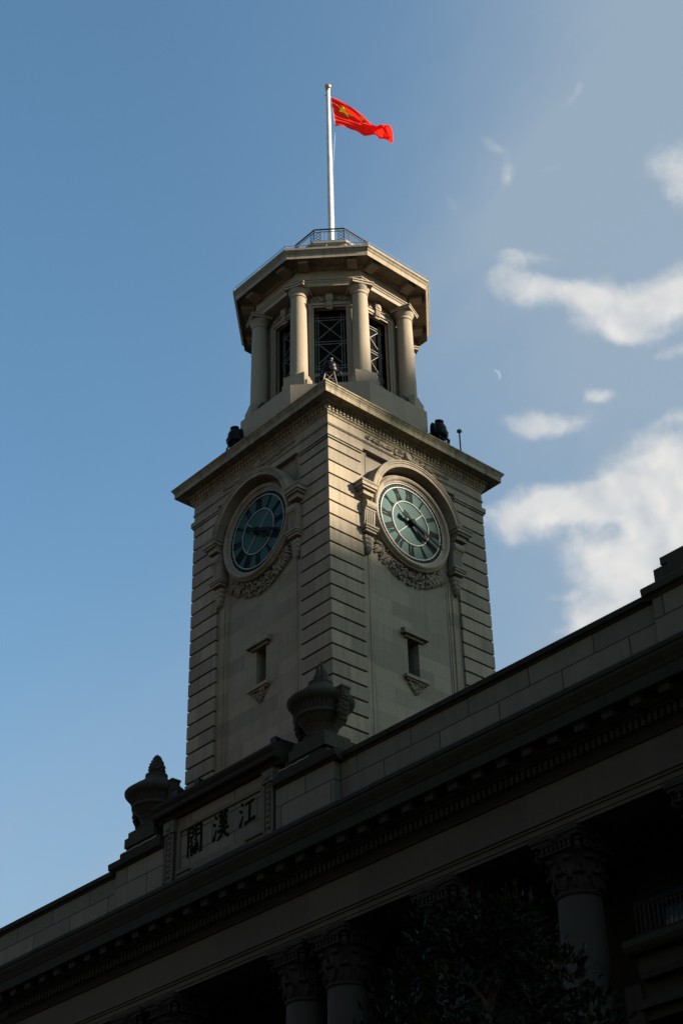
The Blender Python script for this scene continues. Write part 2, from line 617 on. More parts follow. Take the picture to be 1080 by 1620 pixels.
# ================================================================== the setting
g = MB(); g.box(-1500, 1500, -1500, 1500, -1, 0)
tag(build('ground', g, M_PAVE), kind='structure')
g = MB(); g.box(-400, 400, -29, -15, 0.0, 0.004)
g.box(26, 40, -400, 400, 0.001, 0.0045)
tag(build('road', g, M_ASPH), kind='structure')
g = MB(); g.box(-60, 24, -14.8, -4.5, 0.0, 0.13)
tag(build('pavement', g, M_PAVE), kind='structure')

# ================================================================== clock tower
# local frame: origin on the tower axis at street level; heights given relative to the wall head
TX, TY = -4.0, 4.0
tower = tag(empty('clock_tower', (TX, TY, 0)), 'tall square stone clock tower with rusticated corners, two clock faces and an octagonal belfry', 'clock tower')
def T(name, mb, mat, smooth=None, rotz=0.0, parent=None):
    return build(name, mb, mat, parent or tower, smooth, None, rotz, Z0)
H = 4.0
BOT = -17.15

# core walls: panel plane, recess strips and entablature are one mesh per function
g = MB()
# wall core with slit openings on the two seen faces: built from slabs round the opening
pd_ = H - 0.2
def wall_face(mb):
    """right (+X) face panel from lateral -2 to 2 with a slit at +-0.27 / z -9.6..-8.1"""
    x0, x1 = 3.1, pd_
    mb.box(x0, x1, -2.05, -0.275, BOT, -0.83)
    mb.box(x0, x1, 0.275, 2.05, BOT, -0.83)
    mb.box(x0, x1, -0.275, 0.275, -8.08, -0.83)
    mb.box(x0, x1, -0.275, 0.275, BOT, -9.58)
for k in range(4):
    st = len(g.v)
    wall_face(g)
    a = k * PI / 2
    c, s_ = math.cos(a), math.sin(a)
    g.xf(lambda v: (v.x * c - v.y * s_, v.x * s_ + v.y * c, v.z), st)
panel_wall = T('panel_wall', g, M_PANEL)
g = MB(); g.box(-2.9, 2.9, -2.9, 2.9, BOT, -0.9)
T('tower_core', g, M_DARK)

# plain strips beside the panel, with a double moulding
g = MB()
for sgn in (-1, 1):
    g.box(3.1, H - 0.12, sgn * 2.05, sgn * 2.42, BOT, -0.83)
    g.box(3.1, H - 0.145, sgn * 1.95, sgn * 2.05, BOT, -0.83) if False else None
    g.box(H - 0.2, H - 0.155, sgn * 1.93, sgn * 2.05, BOT, -4.9)
    g.box(H - 0.2, H - 0.175, sgn * 1.84, sgn * 1.905, BOT, -4.95)
    g.box(H - 0.12, H - 0.10, sgn * 2.06, sgn * 2.10, BOT, -0.83)
strip = T('panel_border', g, M_TOWER)
for k in (1, 2, 3):
    dup(strip, tower, rotz=k * PI / 2)

# rusticated corner piers: courses with sunk joints
g = MB()
PW = 1.6
def corner_box(mb, w, out, z0, z1):
    mb.box(H - w, H + out, -H - out, -H + w, z0, z1)
GR = 0.08
corner_box(g, PW, 0.0, -1.5217 + GR / 2, -1.13)
k = 0
z = -1.5217
while z > -16.9:
    corner_box(g, PW, 0.0, z - 0.582 + GR / 2, z - GR / 2)
    z -= 0.582
g.box(H - PW + 0.07, H - 0.15, -H + 0.15, -H + PW - 0.07, -17.1, -0.83)
pier = T('rusticated_pier', g, M_TOWER)
for k in (1, 2, 3):
    dup(pier, tower, rotz=k * PI / 2)
# band round each pier head
g = MB()
corner_box(g, PW + 0.03, 0.085, -1.02, -0.815)
corner_box(g, PW + 0.015, 0.045, -1.10, -1.045)
corner_box(g, PW - 0.01, 0.0, -1.045, -1.02)
band = T('pier_band', g, M_TOWER)
for k in (1, 2, 3):
    dup(band, tower, rotz=k * PI / 2)

# upper entablature with fine string course
g = MB()
g.ngon_sweep(4, 0, [(H - 0.02, -0.83), (H + 0.015, -0.815), (H + 0.015, -0.79), (H - 0.01, -0.78), (H - 0.01, -0.52), (H + 0.03, -0.505), (H + 0.03, -0.485), (H + 0.005, -0.475), (H + 0.005, -0.46), (H + 0.03, -0.45), (H + 0.03, -0.43),
                    (H, -0.42), (H, 0.0), (H - 0.5, 0.0)], cap=True)
T('entablature', g, M_TOWER)

# main cornice with dentils
g = MB()
g.ngon_sweep(4, 0, [(H - 0.05, -0.02), (H + 0.03, -0.02), (H + 0.05, 0.05), (H + 0.10, 0.09), (H + 0.10, 0.33), (H + 0.20, 0.36), (H + 0.22, 0.42), (H + 0.52, 0.43), (H + 0.58, 0.415), (H + 0.582, 0.61), (H + 0.60, 0.63), (H + 0.60, 0.665),
                    (H + 0.635, 0.70), (H + 0.655, 0.75), (H + 0.69, 0.775), (H + 0.6887, 0.835), (H + 0.3, 0.86), (H - 0.8, 0.90)], cap=True)
st = len(g.v)
n = 46
for i in range(n):
    y = -4.12 + 8.24 * (i + 0.5) / n
    for k in range(4):
        b0 = len(g.v)
        g.box(H + 0.09, H + 0.155, y - 0.045, y + 0.045, 0.14, 0.325)
        a = k * PI / 2
        g.xf(lambda v, a=a: (v.x * math.cos(a) - v.y * math.sin(a), v.x * math.sin(a) + v.y * math.cos(a), v.z), b0)
T('cornice', g, M_CORN)
g = MB()
for k in range(4):
    b0 = len(g.v)
    g.box(H + 0.30, H + 0.42, -3.3, 3.0, 0.86, 1.0)
    g.box(H + 0.42, H + 0.46, -3.35, 3.05, 0.955, 1.0)
    a = k * PI / 2
    g.xf(lambda v, a=a: (v.x * math.cos(a) - v.y * math.sin(a), v.x * math.sin(a) + v.y * math.cos(a), v.z), b0)
T('gutter', g, M_GUTTER)

# ---- clock face assemblies (right face, copied to the others)
ZC = -3.18
def clock_face(rot):
    top = None
    g = MB()
    # moulded round surround
    pr = [(1.66, -0.3), (1.66, 0.0), (1.70, 0.045), (1.74, 0.05), (1.76, 0.10), (1.80, 0.15), (1.85, 0.165), (1.89, 0.14), (1.91, 0.10), (1.93, 0.05), (1.98, 0.02), (1.985, -0.3)]
    g.ring(0, 0, 0, 0, ZC, 96, prof=[(r, H + p) for r, p in pr])
    surround = T('clock_surround', g, M_TOWER, 40, rot)
    g = MB()
    st = len(g.v)
    seg = 96
    g.add([(H - 0.03, 1.67 * math.cos(2 * PI * i / seg), ZC + 1.67 * math.sin(2 * PI * i / seg)) for i in range(seg)] +
          [(H - 0.2, 1.67 * math.cos(2 * PI * i / seg), ZC + 1.67 * math.sin(2 * PI * i / seg)) for i in range(seg)],
          [list(range(seg)), list(range(seg, 2 * seg))[::-1]] + [(i, (i + 1) % seg, seg + (i + 1) % seg, seg + i) for i in range(seg)])
    T('dial', g, M_DIAL, None, 0, surround)
    g = MB()
    g.ring(1.635, 1.662, H - 0.035, H + 0.01, ZC, 96)
    g.ring(1.468, 1.508, H - 0.035, H + 0.005, ZC, 96)
    g.ring(0.895, 0.932, H - 0.035, H + 0.005, ZC, 72)
    for k in range(4):
        a = PI / 4 + k * PI / 2
        b0 = len(g.v)
        g.box(H - 0.035, H, -0.016, 0.016, 0.16, 0.90)
        g.xf(lambda v: (v.x, v.y * math.cos(a) + v.z * math.sin(a), ZC - v.y * math.sin(a) + v.z * math.cos(a)), b0)
    T('dial_rings', g, M_RING, None, 0, surround)
    # minute track
    g = MB()
    for k in range(60):
        a = k * PI / 30
        b0 = len(g.v)
        w = 0.042 if k % 5 else 0.06
        g.box(H - 0.035, H - 0.01, -w, w, 1.51, 1.632)
        g.xf(lambda v: (v.x, v.y * math.cos(a) + v.z * math.sin(a), ZC - v.y * math.sin(a) + v.z * math.cos(a)), b0)
    T('minute_track', g, M_INK, None, 0, surround)
    # roman numerals, upright towards the centre
    NUM = ['XII', 'I', 'II', 'III', 'IIII', 'V', 'VI', 'VII', 'VIII', 'IX', 'X', 'XI']
    r0_, r1_ = 0.945, 1.455
    for k, txt in enumerate(NUM):
        g = MB()
        wds = {'I': 0.085, 'V': 0.19, 'X': 0.19}
        tw = sum(wds[c] for c in txt)
        sc_ = min(1.0, 0.44 / tw)
        x = -tw * sc_ / 2
        b0 = len(g.v)
        for c in txt:
            w = wds[c] * sc_
            def bar(xa, xb, th):
                g.add([(H - 0.032, xa - th, r0_), (H - 0.032, xa + th, r0_), (H - 0.032, xb + th, r1_), (H - 0.032, xb - th, r1_),
                       (H - 0.01, xa - th, r0_), (H - 0.01, xa + th, r0_), (H - 0.01, xb + th, r1_), (H - 0.01, xb - th, r1_)],
                      [(0, 1, 2, 3), (7, 6, 5, 4), (0, 4, 5, 1), (1, 5, 6, 2), (2, 6, 7, 3), (3, 7, 4, 0)])
            cx = x + w / 2
            if c == 'I':
                bar(cx, cx, 0.03 * sc_ + 0.004)
            elif c == 'X':
                bar(x + 0.03 * sc_, x + w - 0.03 * sc_, 0.034 * sc_)
                b1 = len(g.v)
                bar(x + w - 0.03 * sc_, x + 0.03 * sc_, 0.016 * sc_)
                for i in range(b1, len(g.v)):
                    g.v[i].x += 0.001
            else:
                bar(cx, x + 0.03 * sc_, 0.034 * sc_)
                b1 = len(g.v)
                bar(cx, x + w - 0.03 * sc_, 0.016 * sc_)
                for i in range(b1, len(g.v)):
                    g.v[i].x += 0.001
            x += w
        for zz in (r0_, r1_):      # serifs
            g.box(H - 0.033, H - 0.012, -tw * sc_ / 2 - 0.012, tw * sc_ / 2 + 0.012, zz - 0.014, zz + 0.014)
        a = k * PI / 6
        g.xf(lambda v: (v.x, v.y * math.cos(a) + v.z * math.sin(a), ZC - v.y * math.sin(a) + v.z * math.cos(a)), b0)
        T('numeral', g, M_INK, None, 0, surround)
    def hand(name, deg, pts, p0, p1):
        a = rad(deg)
        g = MB()
        g.prism(pts, p0, p1, lambda u_, v_, h: (H + h, u_ * math.cos(a) + v_ * math.sin(a), ZC - u_ * math.sin(a) + v_ * math.cos(a)))
        T(name, g, M_INK, None, 0, surround)
    hand('hour_hand', 129.5, [(-0.05, -0.30), (0.05, -0.30), (0.065, 0.1), (0.085, 0.45), (0.13, 0.62), (0.07, 0.75), (0.0, 0.95), (-0.07, 0.75), (-0.13, 0.62), (-0.085, 0.45), (-0.065, 0.1)], 0.085, 0.12)
    hand('minute_hand', 114, [(-0.12, -0.55), (0.12, -0.55), (0.13, -0.38), (0.05, -0.2), (0.055, 0.2), (0.075, 0.7), (0.045, 1.2), (0.012, 1.58), (-0.012, 1.58), (-0.045, 1.2), (-0.075, 0.7), (-0.055, 0.2), (-0.05, -0.2), (-0.13, -0.38)], 0.14, 0.17)
    g = MB()
    g.ring(0, 0, 0, 0, ZC, 24, prof=[(0.001, H - 0.02), (0.15, H - 0.02), (0.15, H + 0.08), (0.10, H + 0.19), (0.001, H + 0.20)])
    T('hub', g, M_INK, 40, 0, surround)

    # hood mould over the clock: archivolt on imposts
    ZA = -3.08
    pr = [(2.03, -0.2), (2.03, 0.44), (2.10, 0.45), (2.10, 0.43), (2.17, 0.43), (2.18, 0.46), (2.24, 0.46), (2.25, 0.49), (2.315, 0.47), (2.33, 0.40), (2.34, -0.02)]
    g = MB()
    g.ring(0, 0, 0, 0, ZA, 64, rad(10.5), rad(169.5), prof=[(r, H + p) for r, p in pr])
    arch = T('arch_hood', g, M_TOWER, 35, rot)
    for sgn in (-1, 1):
        g = MB()
        y0, y1 = 2.02, 2.79
        def bx(p, ya, yb, za, zb):
            g.box(H - 0.15, H + p, sgn * ya, sgn * yb, za, zb)
        bx(0.40, 2.10, 2.72, -2.93, -2.84)
        bx(0.455, 2.04, 2.79, -2.84, -2.70)
        bx(0.475, 2.03, 2.81, -2.695, -2.665)
        bx(0.49, 2.025, 2.825, -2.66, -2.63)
        bx(0.47, 2.03, 2.80, -2.625, -2.59)
        bx(0.30, 2.12, 2.62, -3.12, -2.93)
        T('impost', g, M_TOWER, None, 0, arch)
        # scrolled console below the impost
        g = MB()
        c0, c1 = 1.97, 2.47
        poly = [(-0.12, -3.28), (0.18, -3.28), (0.28, -3.32), (0.33, -3.42), (0.33, -3.52), (0.29, -3.60), (0.24, -3.62), (0.24, -3.68), (0.20, -3.72), (0.17, -4.10), (0.13, -4.34), (-0.12, -4.34)]
        g.prism(poly, sgn * c0, sgn * c1, lambda a_, b_, h: (H + a_, h, b_))
        for i in range(4):
            yy = c0 + 0.06 + i * 0.105
            g.prism([(0.10, -4.28), (0.19, -4.25), (0.225, -3.72), (0.10, -3.72)], sgn * yy, sgn * (yy + 0.055), lambda a_, b_, h: (H + a_, h, b_))
        g.box(H - 0.12, H + 0.27, sgn * (c0 - 0.045), sgn * (c1 + 0.045), -4.52, -4.44)
        g.box(H - 0.12, H + 0.31, sgn * (c0 - 0.07), sgn * (c1 + 0.07), -4.44, -4.36)
        g.box(H - 0.12, H + 0.22, sgn * (c0 + 0.0), sgn * (c1 - 0.0), -4.62, -4.52)
        cy = sgn * (c0 + c1) / 2
        for (dz_, r_) in ((-4.80, 0.19), (-4.98, 0.17), (-5.16, 0.13), (-5.30, 0.08)):
            for dy in (-0.5, 0.5):
                g.blob((H + 0.0, cy + dy * r_, dz_), 0.15, r_ * 0.75, 0.14)
            g.blob((H + 0.05, cy, dz_ - 0.05), 0.15, r_ * 0.6, 0.15)
        T('console', g, M_CARVE, None, 0, arch)
    # garland of carved fruit and ribbons under the dial
    rnd = random.Random(11)
    g = MB()
    for i in range(430):
        t = rnd.uniform(-1, 1)
        ang = -PI / 2 + t * 0.86
        env = 0.74 * (1 - abs(t) ** 2.2) + 0.26 * (1 - abs(t))
        wdt = 0.26 + 0.40 * (1 - abs(t) ** 1.6)
        if rnd.random() < 0.15 and abs(t) > 0.6:
            wdt += 0.15
        rr = 1.99 + rnd.random() * wdt
        y, zz = rr * math.cos(ang), ZC + rr * math.sin(ang)
        s1 = rnd.uniform(0.026, 0.06)
        rot_ = Matrix.Rotation(rnd.uniform(0, PI), 3, 'X')
        g.blob((H - 0.19 + rnd.uniform(0.0, 0.11), y, zz), s1 * 1.0, s1 * rnd.uniform(0.6, 1.0), s1 * rnd.uniform(1.0, 2.3), rot_, 7, 4)
    for sgn in (-1, 1):            # ribbon tails and leaf sprays
        for i in range(9):
            a = -PI / 2 + sgn * (0.45 + 0.035 * i)
            b = a + sgn * rnd.uniform(-0.02, 0.1)
            p = [(H - 0.12, 2.1 * math.cos(a), ZC + 2.1 * math.sin(a)), (H - 0.07, 2.38 * math.cos(b), ZC + 2.38 * math.sin(b)), (H - 0.14, 2.62 * math.cos(b), ZC + 2.55 * math.sin(b))]
            g.tube(p, [0.02, 0.045, 0.015], 5)
    T('garland', g, M_CARVE, 60, rot)
    # carved spray in the frieze with a roundel
    g = MB()
    for i in range(150):
        t = rnd.uniform(-1, 1)
        y = t * 2.12
        w = 0.19 * (1 - 0.78 * abs(t) ** 1.5)
        zz = -0.225 + rnd.uniform(-1, 1) * w * 0.8
        s1 = rnd.uniform(0.03, 0.055)
        rot_ = Matrix.Rotation(rad(90) * (1 if t > 0 else -1) + rnd.uniform(-0.7, 0.7), 3, 'X')
        g.blob((H + rnd.uniform(0.0, 0.04), y, zz), s1 * 0.9, s1 * 0.7, s1 * rnd.uniform(1.2, 2.6), rot_, 6, 4)
    for sgn in (-1, 1):
        pts = [(H + 0.03, sgn * (0.25 + 1.9 * i / 14), -0.24 - 0.07 * math.sin(i * 1.1) * (1 - i / 16)) for i in range(15)]
        g.tube(pts, [0.05 - 0.0025 * i for i in range(15)], 5)
        cc = [(H + 0.03, sgn * (2.02 + 0.09 * math.cos(q)), -0.20 + 0.09 * math.sin(q)) for q in [j * 0.6 for j in range(9)]]
        g.tube(cc, 0.028, 5)
    b0 = len(g.v)
    g.ring(0, 0, 0, 0, -0.20, 28, prof=[(0.001, H - 0.02), (0.23, H - 0.02), (0.23, H + 0.10), (0.17, H + 0.15), (0.16, H + 0.11), (0.001, H + 0.12)])
    T('frieze_carving', g, M_CARVE, 60, rot)
    # slit window with hood, sill and carved bracket
    g = MB()
    g.box(3.0, 3.25, -0.275, 0.275, -9.58, -8.08)
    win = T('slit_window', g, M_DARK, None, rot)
    g = MB()
    HX = H - 0.2
    g.box(HX - 0.02, HX + 0.24, -0.60, 0.60, -7.99, -7.86)
    g.prism([(-0.02, -7.86), (0.24, -7.86), (0.20, -7.80), (0.06, -7.74), (-0.02, -7.74)], -0.57, 0.57, lambda a_, b_, h: (HX + a_, h, b_))
    g.box(HX - 0.02, HX + 0.10, -0.45, 0.45, -8.08, -7.99)
    T('window_hood', g, M_TOWER, None, 0, win)
    g = MB()
    g.box(HX - 0.02, HX + 0.20, -0.55, 0.55, -9.73, -9.60)
    g.box(HX - 0.02, HX + 0.13, -0.48, 0.48, -9.79, -9.73)
    T('window_sill', g, M_TOWER, None, 0, win)
    g = MB()
    for i in range(70):
        zz = rnd.uniform(0, 1)
        y = rnd.uniform(-1, 1) * 0.42 * (1 - zz * 0.85)
        s1 = rnd.uniform(0.03, 0.06)
        g.blob((HX + rnd.uniform(-0.01, 0.06) + 0.05 * (1 - zz), y, -9.81 - zz * 0.38), s1, s1 * 0.8, s1 * rnd.uniform(1, 1.7), Matrix.Rotation(rnd.uniform(0, PI), 3, 'X'), 6, 4)
    T('sill_bracket', g, M_CARVE, 60, 0, win)
clock_face(0.0)
clock_face(-PI / 2)

# ---- belfry: octagon with detached columns
PH8 = PI / 8   # columns stand on the corners
g = MB()
g.ngon_sweep(8, 0, [(3.74, 0.85), (3.74, 1.35), (3.70, 1.40), (3.70, 2.95), (2.2, 2.97)], cap=True)
T('belfry_plinth', g, M_BELF)
g = MB()
g.ngon_sweep(4, 0, [(4.02, 0.80), (4.02, 1.08), (3.9, 1.12), (3.0, 1.14)], cap=True)
T('belfry_step', g, M_CORN)
# wall bays with an opening, a moulded frame, keystone and carving
def rot8(mb, k, st=0):
    a = -PI / 4 + k * PI / 4
    mb.xf(lambda v: (v.x * math.cos(a) - v.y * math.sin(a), v.x * math.sin(a) + v.y * math.cos(a), v.z), st)
WO, WI = 2.6, 2.42
for k in range(8):
    a = -PI / 4 + k * PI / 4
    g = MB()
    so_ = WO * math.tan(PI / 8)
    si_ = WI * math.tan(PI / 8)
    def quadcol(ya, yb, za, zb, outer_corner):
        pass
    # jambs with mitred outer ends
    for sgn in (-1, 1):
        g.add([(WO, sgn * 0.66, 2.9), (WO, sgn * so_, 2.9), (WI, sgn * si_, 2.9), (WI, sgn * 0.66, 2.9),
               (WO, sgn * 0.66, 8.4), (WO, sgn * so_, 8.4), (WI, sgn * si_, 8.4), (WI, sgn * 0.66, 8.4)],
              [(0, 1, 2, 3), (4, 5, 6, 7), (0, 1, 5, 4), (1, 2, 6, 5), (2, 3, 7, 6), (3, 0, 4, 7)])
    g.box(WI, WO, -0.66, 0.66, 7.74, 8.4)
    g.box(WI, WO - 0.02, -0.66, 0.66, 2.9, 3.2)
    bay = T('belfry_bay', g, M_BELF, None, a)
    g = MB()
    for (w0, w1, p) in ((0.66, 0.74, 0.05), (0.745, 0.87, 0.10)):
        for sgn in (-1, 1):
            g.box(WO - 0.05, WO + p, sgn * w0, sgn * w1, 3.0, 7.74 + w1 - 0.66)
        g.box(WO - 0.05, WO + p - 0.002, -w0, w0, 7.74 + w0 - 0.66, 7.74 + w1 - 0.66)
    T('window_frame', g, M_BELF, None, 0, bay)
    g = MB()
    g.box(WO, WO + 0.20, -0.15, 0.15, 8.0, 8.34)
    g.prism([(0.0, 7.60), (0.10, 7.60), (0.16, 7.75), (0.17, 7.98), (0.0, 7.98)], -0.12, 0.12, lambda p, q, h: (WO + p, h, q))
    g.blob((WO + 0.20, 0, 8.18), 0.06, 0.13, 0.13, None, 10, 6)
    for yy in (-0.07, 0.0, 0.07):
        g.box(WO + 0.1, WO + 0.185, yy - 0.018, yy + 0.018, 7.68, 7.95)
    T('keystone', g, M_BELF, 40, 0, bay)
    rnd = random.Random(20 + k)
    for sgn in (-1, 1):
        g = MB()
        for i in range(24):
            y = sgn * rnd.uniform(0.2, 0.85)
            g.blob((WO + 0.03, y, 8.17 + rnd.uniform(-0.1, 0.12)), 0.05, rnd.uniform(0.03, 0.07), rnd.uniform(0.03, 0.06), None, 6, 4)
        T('swag', g, M_BELF, 60, 0, bay)
    # iron lattice
    g = MB()
    X = 2.25
    def tb(p, q, r=0.016):
        g.tube([(X, p[0], p[1]), (X, q[0], q[1])], r, 4)
    for y in (-0.60, -0.50, 0.44, 0.54):
        tb((y, 3.0), (y, 7.74))
    zz = 7.50
    while zz > 3.3:
        tb((-0.66, zz), (0.66, zz)); tb((-0.66, zz - 0.13), (0.66, zz - 0.13))
        tb((-0.50, zz - 0.13), (0.44, zz - 1.13)); tb((0.44, zz - 0.13), (-0.50, zz - 1.13))
        zz -= 1.26
    g.box(X - 0.03, X + 0.03, -0.66, 0.66, 4.42, 4.58)
    T('lattice', g, M_WHITE, None, 0, bay)
# dark room inside
g = MB()
g.ngon_sweep(8, 0, [(2.19, 2.98), (2.19, 8.38)], cap=True)
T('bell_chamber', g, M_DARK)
# columns
RC = 3.25
g = MB()
g.lathe([(0.36, 3.74), (0.355, 4.4), (0.345, 5.6), (0.325, 7.0), (0.308, 7.88)], 36, RC, 0)
colm = T('column', g, M_BELF, 40, -PI / 4 + PH8)
g = MB()
g.lathe([(0.30, 7.86), (0.335, 7.87), (0.345, 7.90), (0.33, 7.93), (0.308, 7.94), (0.308, 8.04), (0.33, 8.06), (0.34, 8.09), (0.38, 8.15), (0.41, 8.21), (0.415, 8.24), (0.40, 8.25)], 36, RC, 0)
g.box(RC - 0.435, RC + 0.435, -0.435, 0.435, 8.25, 8.35)
g.box(RC - 0.47, RC + 0.47, -0.47, 0.47, 8.353, 8.41)
T('capital', g, M_BELF, 40, 0, colm)
g = MB()
g.box(2.7, RC + 0.46, -0.46, 0.46, 2.95, 3.66)
g.box(2.7, RC + 0.40, -0.55, 0.55, 2.95, 3.30)
g.lathe([(0.42, 3.66), (0.45, 3.69), (0.45, 3.72), (0.41, 3.76), (0.37, 3.78)], 36, RC, 0)
T('pedestal', g, M_BELF, 40, 0, colm)
for k in range(1, 8):
    dup(colm, tower, rotz=-PI / 4 + PH8 + k * PI / 4)
# wall moulding at capital level and frieze
g = MB()
g.ngon_sweep(8, 0, [(2.3, 8.415), (3.18, 8.415), (3.19, 8.60), (3.22, 8.61), (3.25, 8.67), (3.29, 8.69), (3.29, 8.735), (3.17, 8.75), (3.16, 9.28), (2.3, 9.28)], cap=False)
T('belfry_frieze', g, M_BELF)
g = MB()
g.ngon_sweep(8, 0, [(2.4, 9.27), (3.20, 9.27), (3.24, 9.34), (3.30, 9.36), (3.30, 9.40), (3.88, 9.40), (3.94, 9.36), (3.94, 9.27), (3.97, 9.25), (3.975, 9.46), (3.99, 9.49), (4.02, 9.52), (4.05, 9.58), (4.10, 9.62), (4.11, 9.71), (4.04, 9.73), (2.4, 10.05), (2.3, 10.1)], cap=True)
T('belfry_cornice', g, M_BCORN)
g = MB()
g.box(3.25, 3.78, -0.20, 0.20, 9.17, 9.41)
for i in range(3):
    g.box(3.78, 3.80 + 0.018 * i, -0.21, 0.21, 9.19 + 0.07 * i, 9.24 + 0.07 * i)
mod = T('modillion', g, M_BELF, None, 0)
# two modillions per side: shift sideways then turn
mod.location = (0, 0, 0)
first = True
for k in range(8):
    for sgn in (-1, 1):
        a = -PI / 4 + k * PI / 4
        o = mod if first else dup(mod, tower)
        first = False
        o.rotation_euler.z = a
        o.location = (-math.sin(a) * sgn * 1.0, math.cos(a) * sgn * 1.0, 0)
g = MB()
g.ngon_sweep(8, 0, [(2.35, 10.05), (2.35, 10.5), (1.9, 10.9), (1.62, 11.2), (1.62, 12.15), (1.70, 12.2), (1.70, 12.33), (0.5, 12.36)], cap=True)
T('belfry_roof', g, M_ROOF)
# lightning conductor along the cornice edge
g = MB()
kk = 1 / math.cos(PI / 8)
pts = [(4.08 * kk * math.cos(-PI / 4 + (i + 0.5) * PI / 4), 4.08 * kk * math.sin(-PI / 4 + (i + 0.5) * PI / 4), 9.86) for i in range(9)]
for i in range(8):
    g.tube([pts[i], pts[i + 1]], 0.014, 5)
    for q in (0.02, 0.5):
        p = Vector(pts[i]).lerp(Vector(pts[i + 1]), q)
        g.tube([p - Vector((0, 0, 0.11)), p], 0.016, 5)
T('lightning_conductor', g, M_STEEL)
# roof railing
g = MB()
RR = 1.55
kv = [(RR * kk * math.cos(-PI / 4 + (i + 0.5) * PI / 4), RR * kk * math.sin(-PI / 4 + (i + 0.5) * PI / 4)) for i in range(9)]
for i in range(8):
    a, b = Vector(kv[i] + (0,)), Vector(kv[i + 1] + (0,))
    Pz = lambda q, z: tuple(a.lerp(b, q) + Vector((0, 0, z)))
    g.tube([Pz(0, 13.12), Pz(1, 13.12)], 0.035, 6)
    g.tube([Pz(0, 12.98), Pz(1, 12.98)], 0.018, 5)
    g.tube([Pz(0, 12.46), Pz(1, 12.46)], 0.02, 5)
    g.tube([Pz(0, 12.34), Pz(0, 13.14)], 0.03, 6)
    for q in (0.0, 0.21, 0.79):
        g.tube([Pz(q, 12.34), Pz(q, 13.12)], 0.017, 5)
    for q in (0.33, 0.445, 0.555, 0.67):
        g.tube([Pz(q, 12.46), Pz(q, 13.0)], 0.012, 4)
    for q0 in (0.02, 0.79):
        for j in range(3):
            z0, z1 = 12.47 + j * 0.17, 12.64 + j * 0.17
            g.tube([Pz(q0, z0), Pz(q0 + 0.19, z1)], 0.010, 4)
            g.tube([Pz(q0 + 0.19, z0), Pz(q0, z1)], 0.010, 4)
T('roof_railing', g, M_IRON)

# ================================================================== flagpole and flag
fp = tag(empty('flagpole', (TX, TY, Z0 + 12.36)), 'white tapering flagpole with a round ball on top, rising from the belfry roof', 'flagpole')
g = MB()
g.lathe([(0.17, 0.0), (0.17, 0.15), (0.135, 0.2), (0.13, 3), (0.115, 7), (0.095, 11.3)], 20)
build('pole', g, M_POLE, fp, 40)
g = MB()
g.blob((0, 0, 11.5), 0.16, 0.16, 0.16, None, 20, 12)
g.lathe([(0.11, 11.2), (0.12, 11.3), (0.07, 11.36)], 16)
build('finial_ball', g, M_BALL, fp, 40)
tang = Vector((1, 1, 0)).normalized()
nrm = Vector((1, -1, 0)).normalized()
g = MB()
g.tube([(0, 0, 10.9), tuple(tang * 0.14 + Vector((0, 0, 10.9)))], 0.03, 6)
g.tube([(0, 0, 10.95), tuple(-tang * 0.16 + Vector((0, 0, 10.93)))], 0.025, 6)
build('pulley', g, M_STEEL, fp)
def fl(s, z, d=0.0):
    """point in the flag's frame: s along the wind, z above the pole foot, d towards the square"""
    return tang * s + nrm * d + Vector((0, 0, z))
g = MB()
g.tube([tuple(fl(0.12, 10.9)), tuple(fl(0.13, 10.72)), tuple(fl(0.32, 8.73)), tuple(fl(0.27, 8.07)), tuple(fl(0.22, 7.18)), tuple(fl(0.15, 6.22)), tuple(fl(0.145, 4.2)), tuple(fl(0.15, 1.6))], 0.006, 5)
build('halyard', g, M_ROPE, fp)

# flag surface: hoist on the halyard, fly sagging down-wind, with folds
def flag_pt(u, v):
    """u 0..1 from hoist to fly, v 0 bottom .. 1 top"""
    top = [(0.13, 10.72), (0.50, 10.46), (1.21, 9.79), (1.78, 9.17), (2.16, 8.71), (2.42, 8.52), (2.62, 8.56), (2.80, 8.36), (2.95, 7.98)]
    bot = [(0.32, 8.73), (0.59, 8.67), (0.98, 8.50), (1.30, 8.46), (1.62, 8.25), (1.95, 8.22), (2.20, 7.90), (2.45, 7.64), (2.90, 7.46)]
    def curve(c, u):
        t = u * (len(c) - 1)
        i = min(int(t), len(c) - 2)
        f = t - i
        p0 = c[max(i - 1, 0)]; p1 = c[i]; p2 = c[i + 1]; p3 = c[min(i + 2, len(c) - 1)]
        return tuple(0.5 * ((2 * b) + (c_ - a) * f + (2 * a - 5 * b + 4 * c_ - d) * f * f + (-a + 3 * b - 3 * c_ + d) * f ** 3) for a, b, c_, d in zip(p0, p1, p2, p3))
    a, b = curve(top, u), curve(bot, u)
    s = b[0] + (a[0] - b[0]) * v
    z = b[1] + (a[1] - b[1]) * v
    ph = 8.5 * u + 6.5 * (1 - v) + 0.4
    d = (0.05 + 0.22 * u ** 0.7) * math.sin(ph) + 0.07 * u * math.sin(19 * u + 9 * v) + 0.02 * math.sin(34 * v + 11 * u)
    k_ = 4 * v * (1 - v)
    z += 0.05 * k_ * math.sin(11 * u + 3 * v)
    return fl(s, z, d)
def star(cx, cy, r, rot=0):
    return [(cx + (r if i % 2 == 0 else r * 0.382) * math.sin(rot + i * PI / 5), cy + (r if i % 2 == 0 else r * 0.382) * math.cos(rot + i * PI / 5)) for i in range(10)]
def inside(p, poly):
    x, y = p
    c = False
    j = len(poly) - 1
    for i in range(len(poly)):
        xi, yi = poly[i]; xj, yj = poly[j]
        if (yi > y) != (yj > y) and x < (xj - xi) * (y - yi) / (yj - yi) + xi:
            c = not c
        j = i
    return c
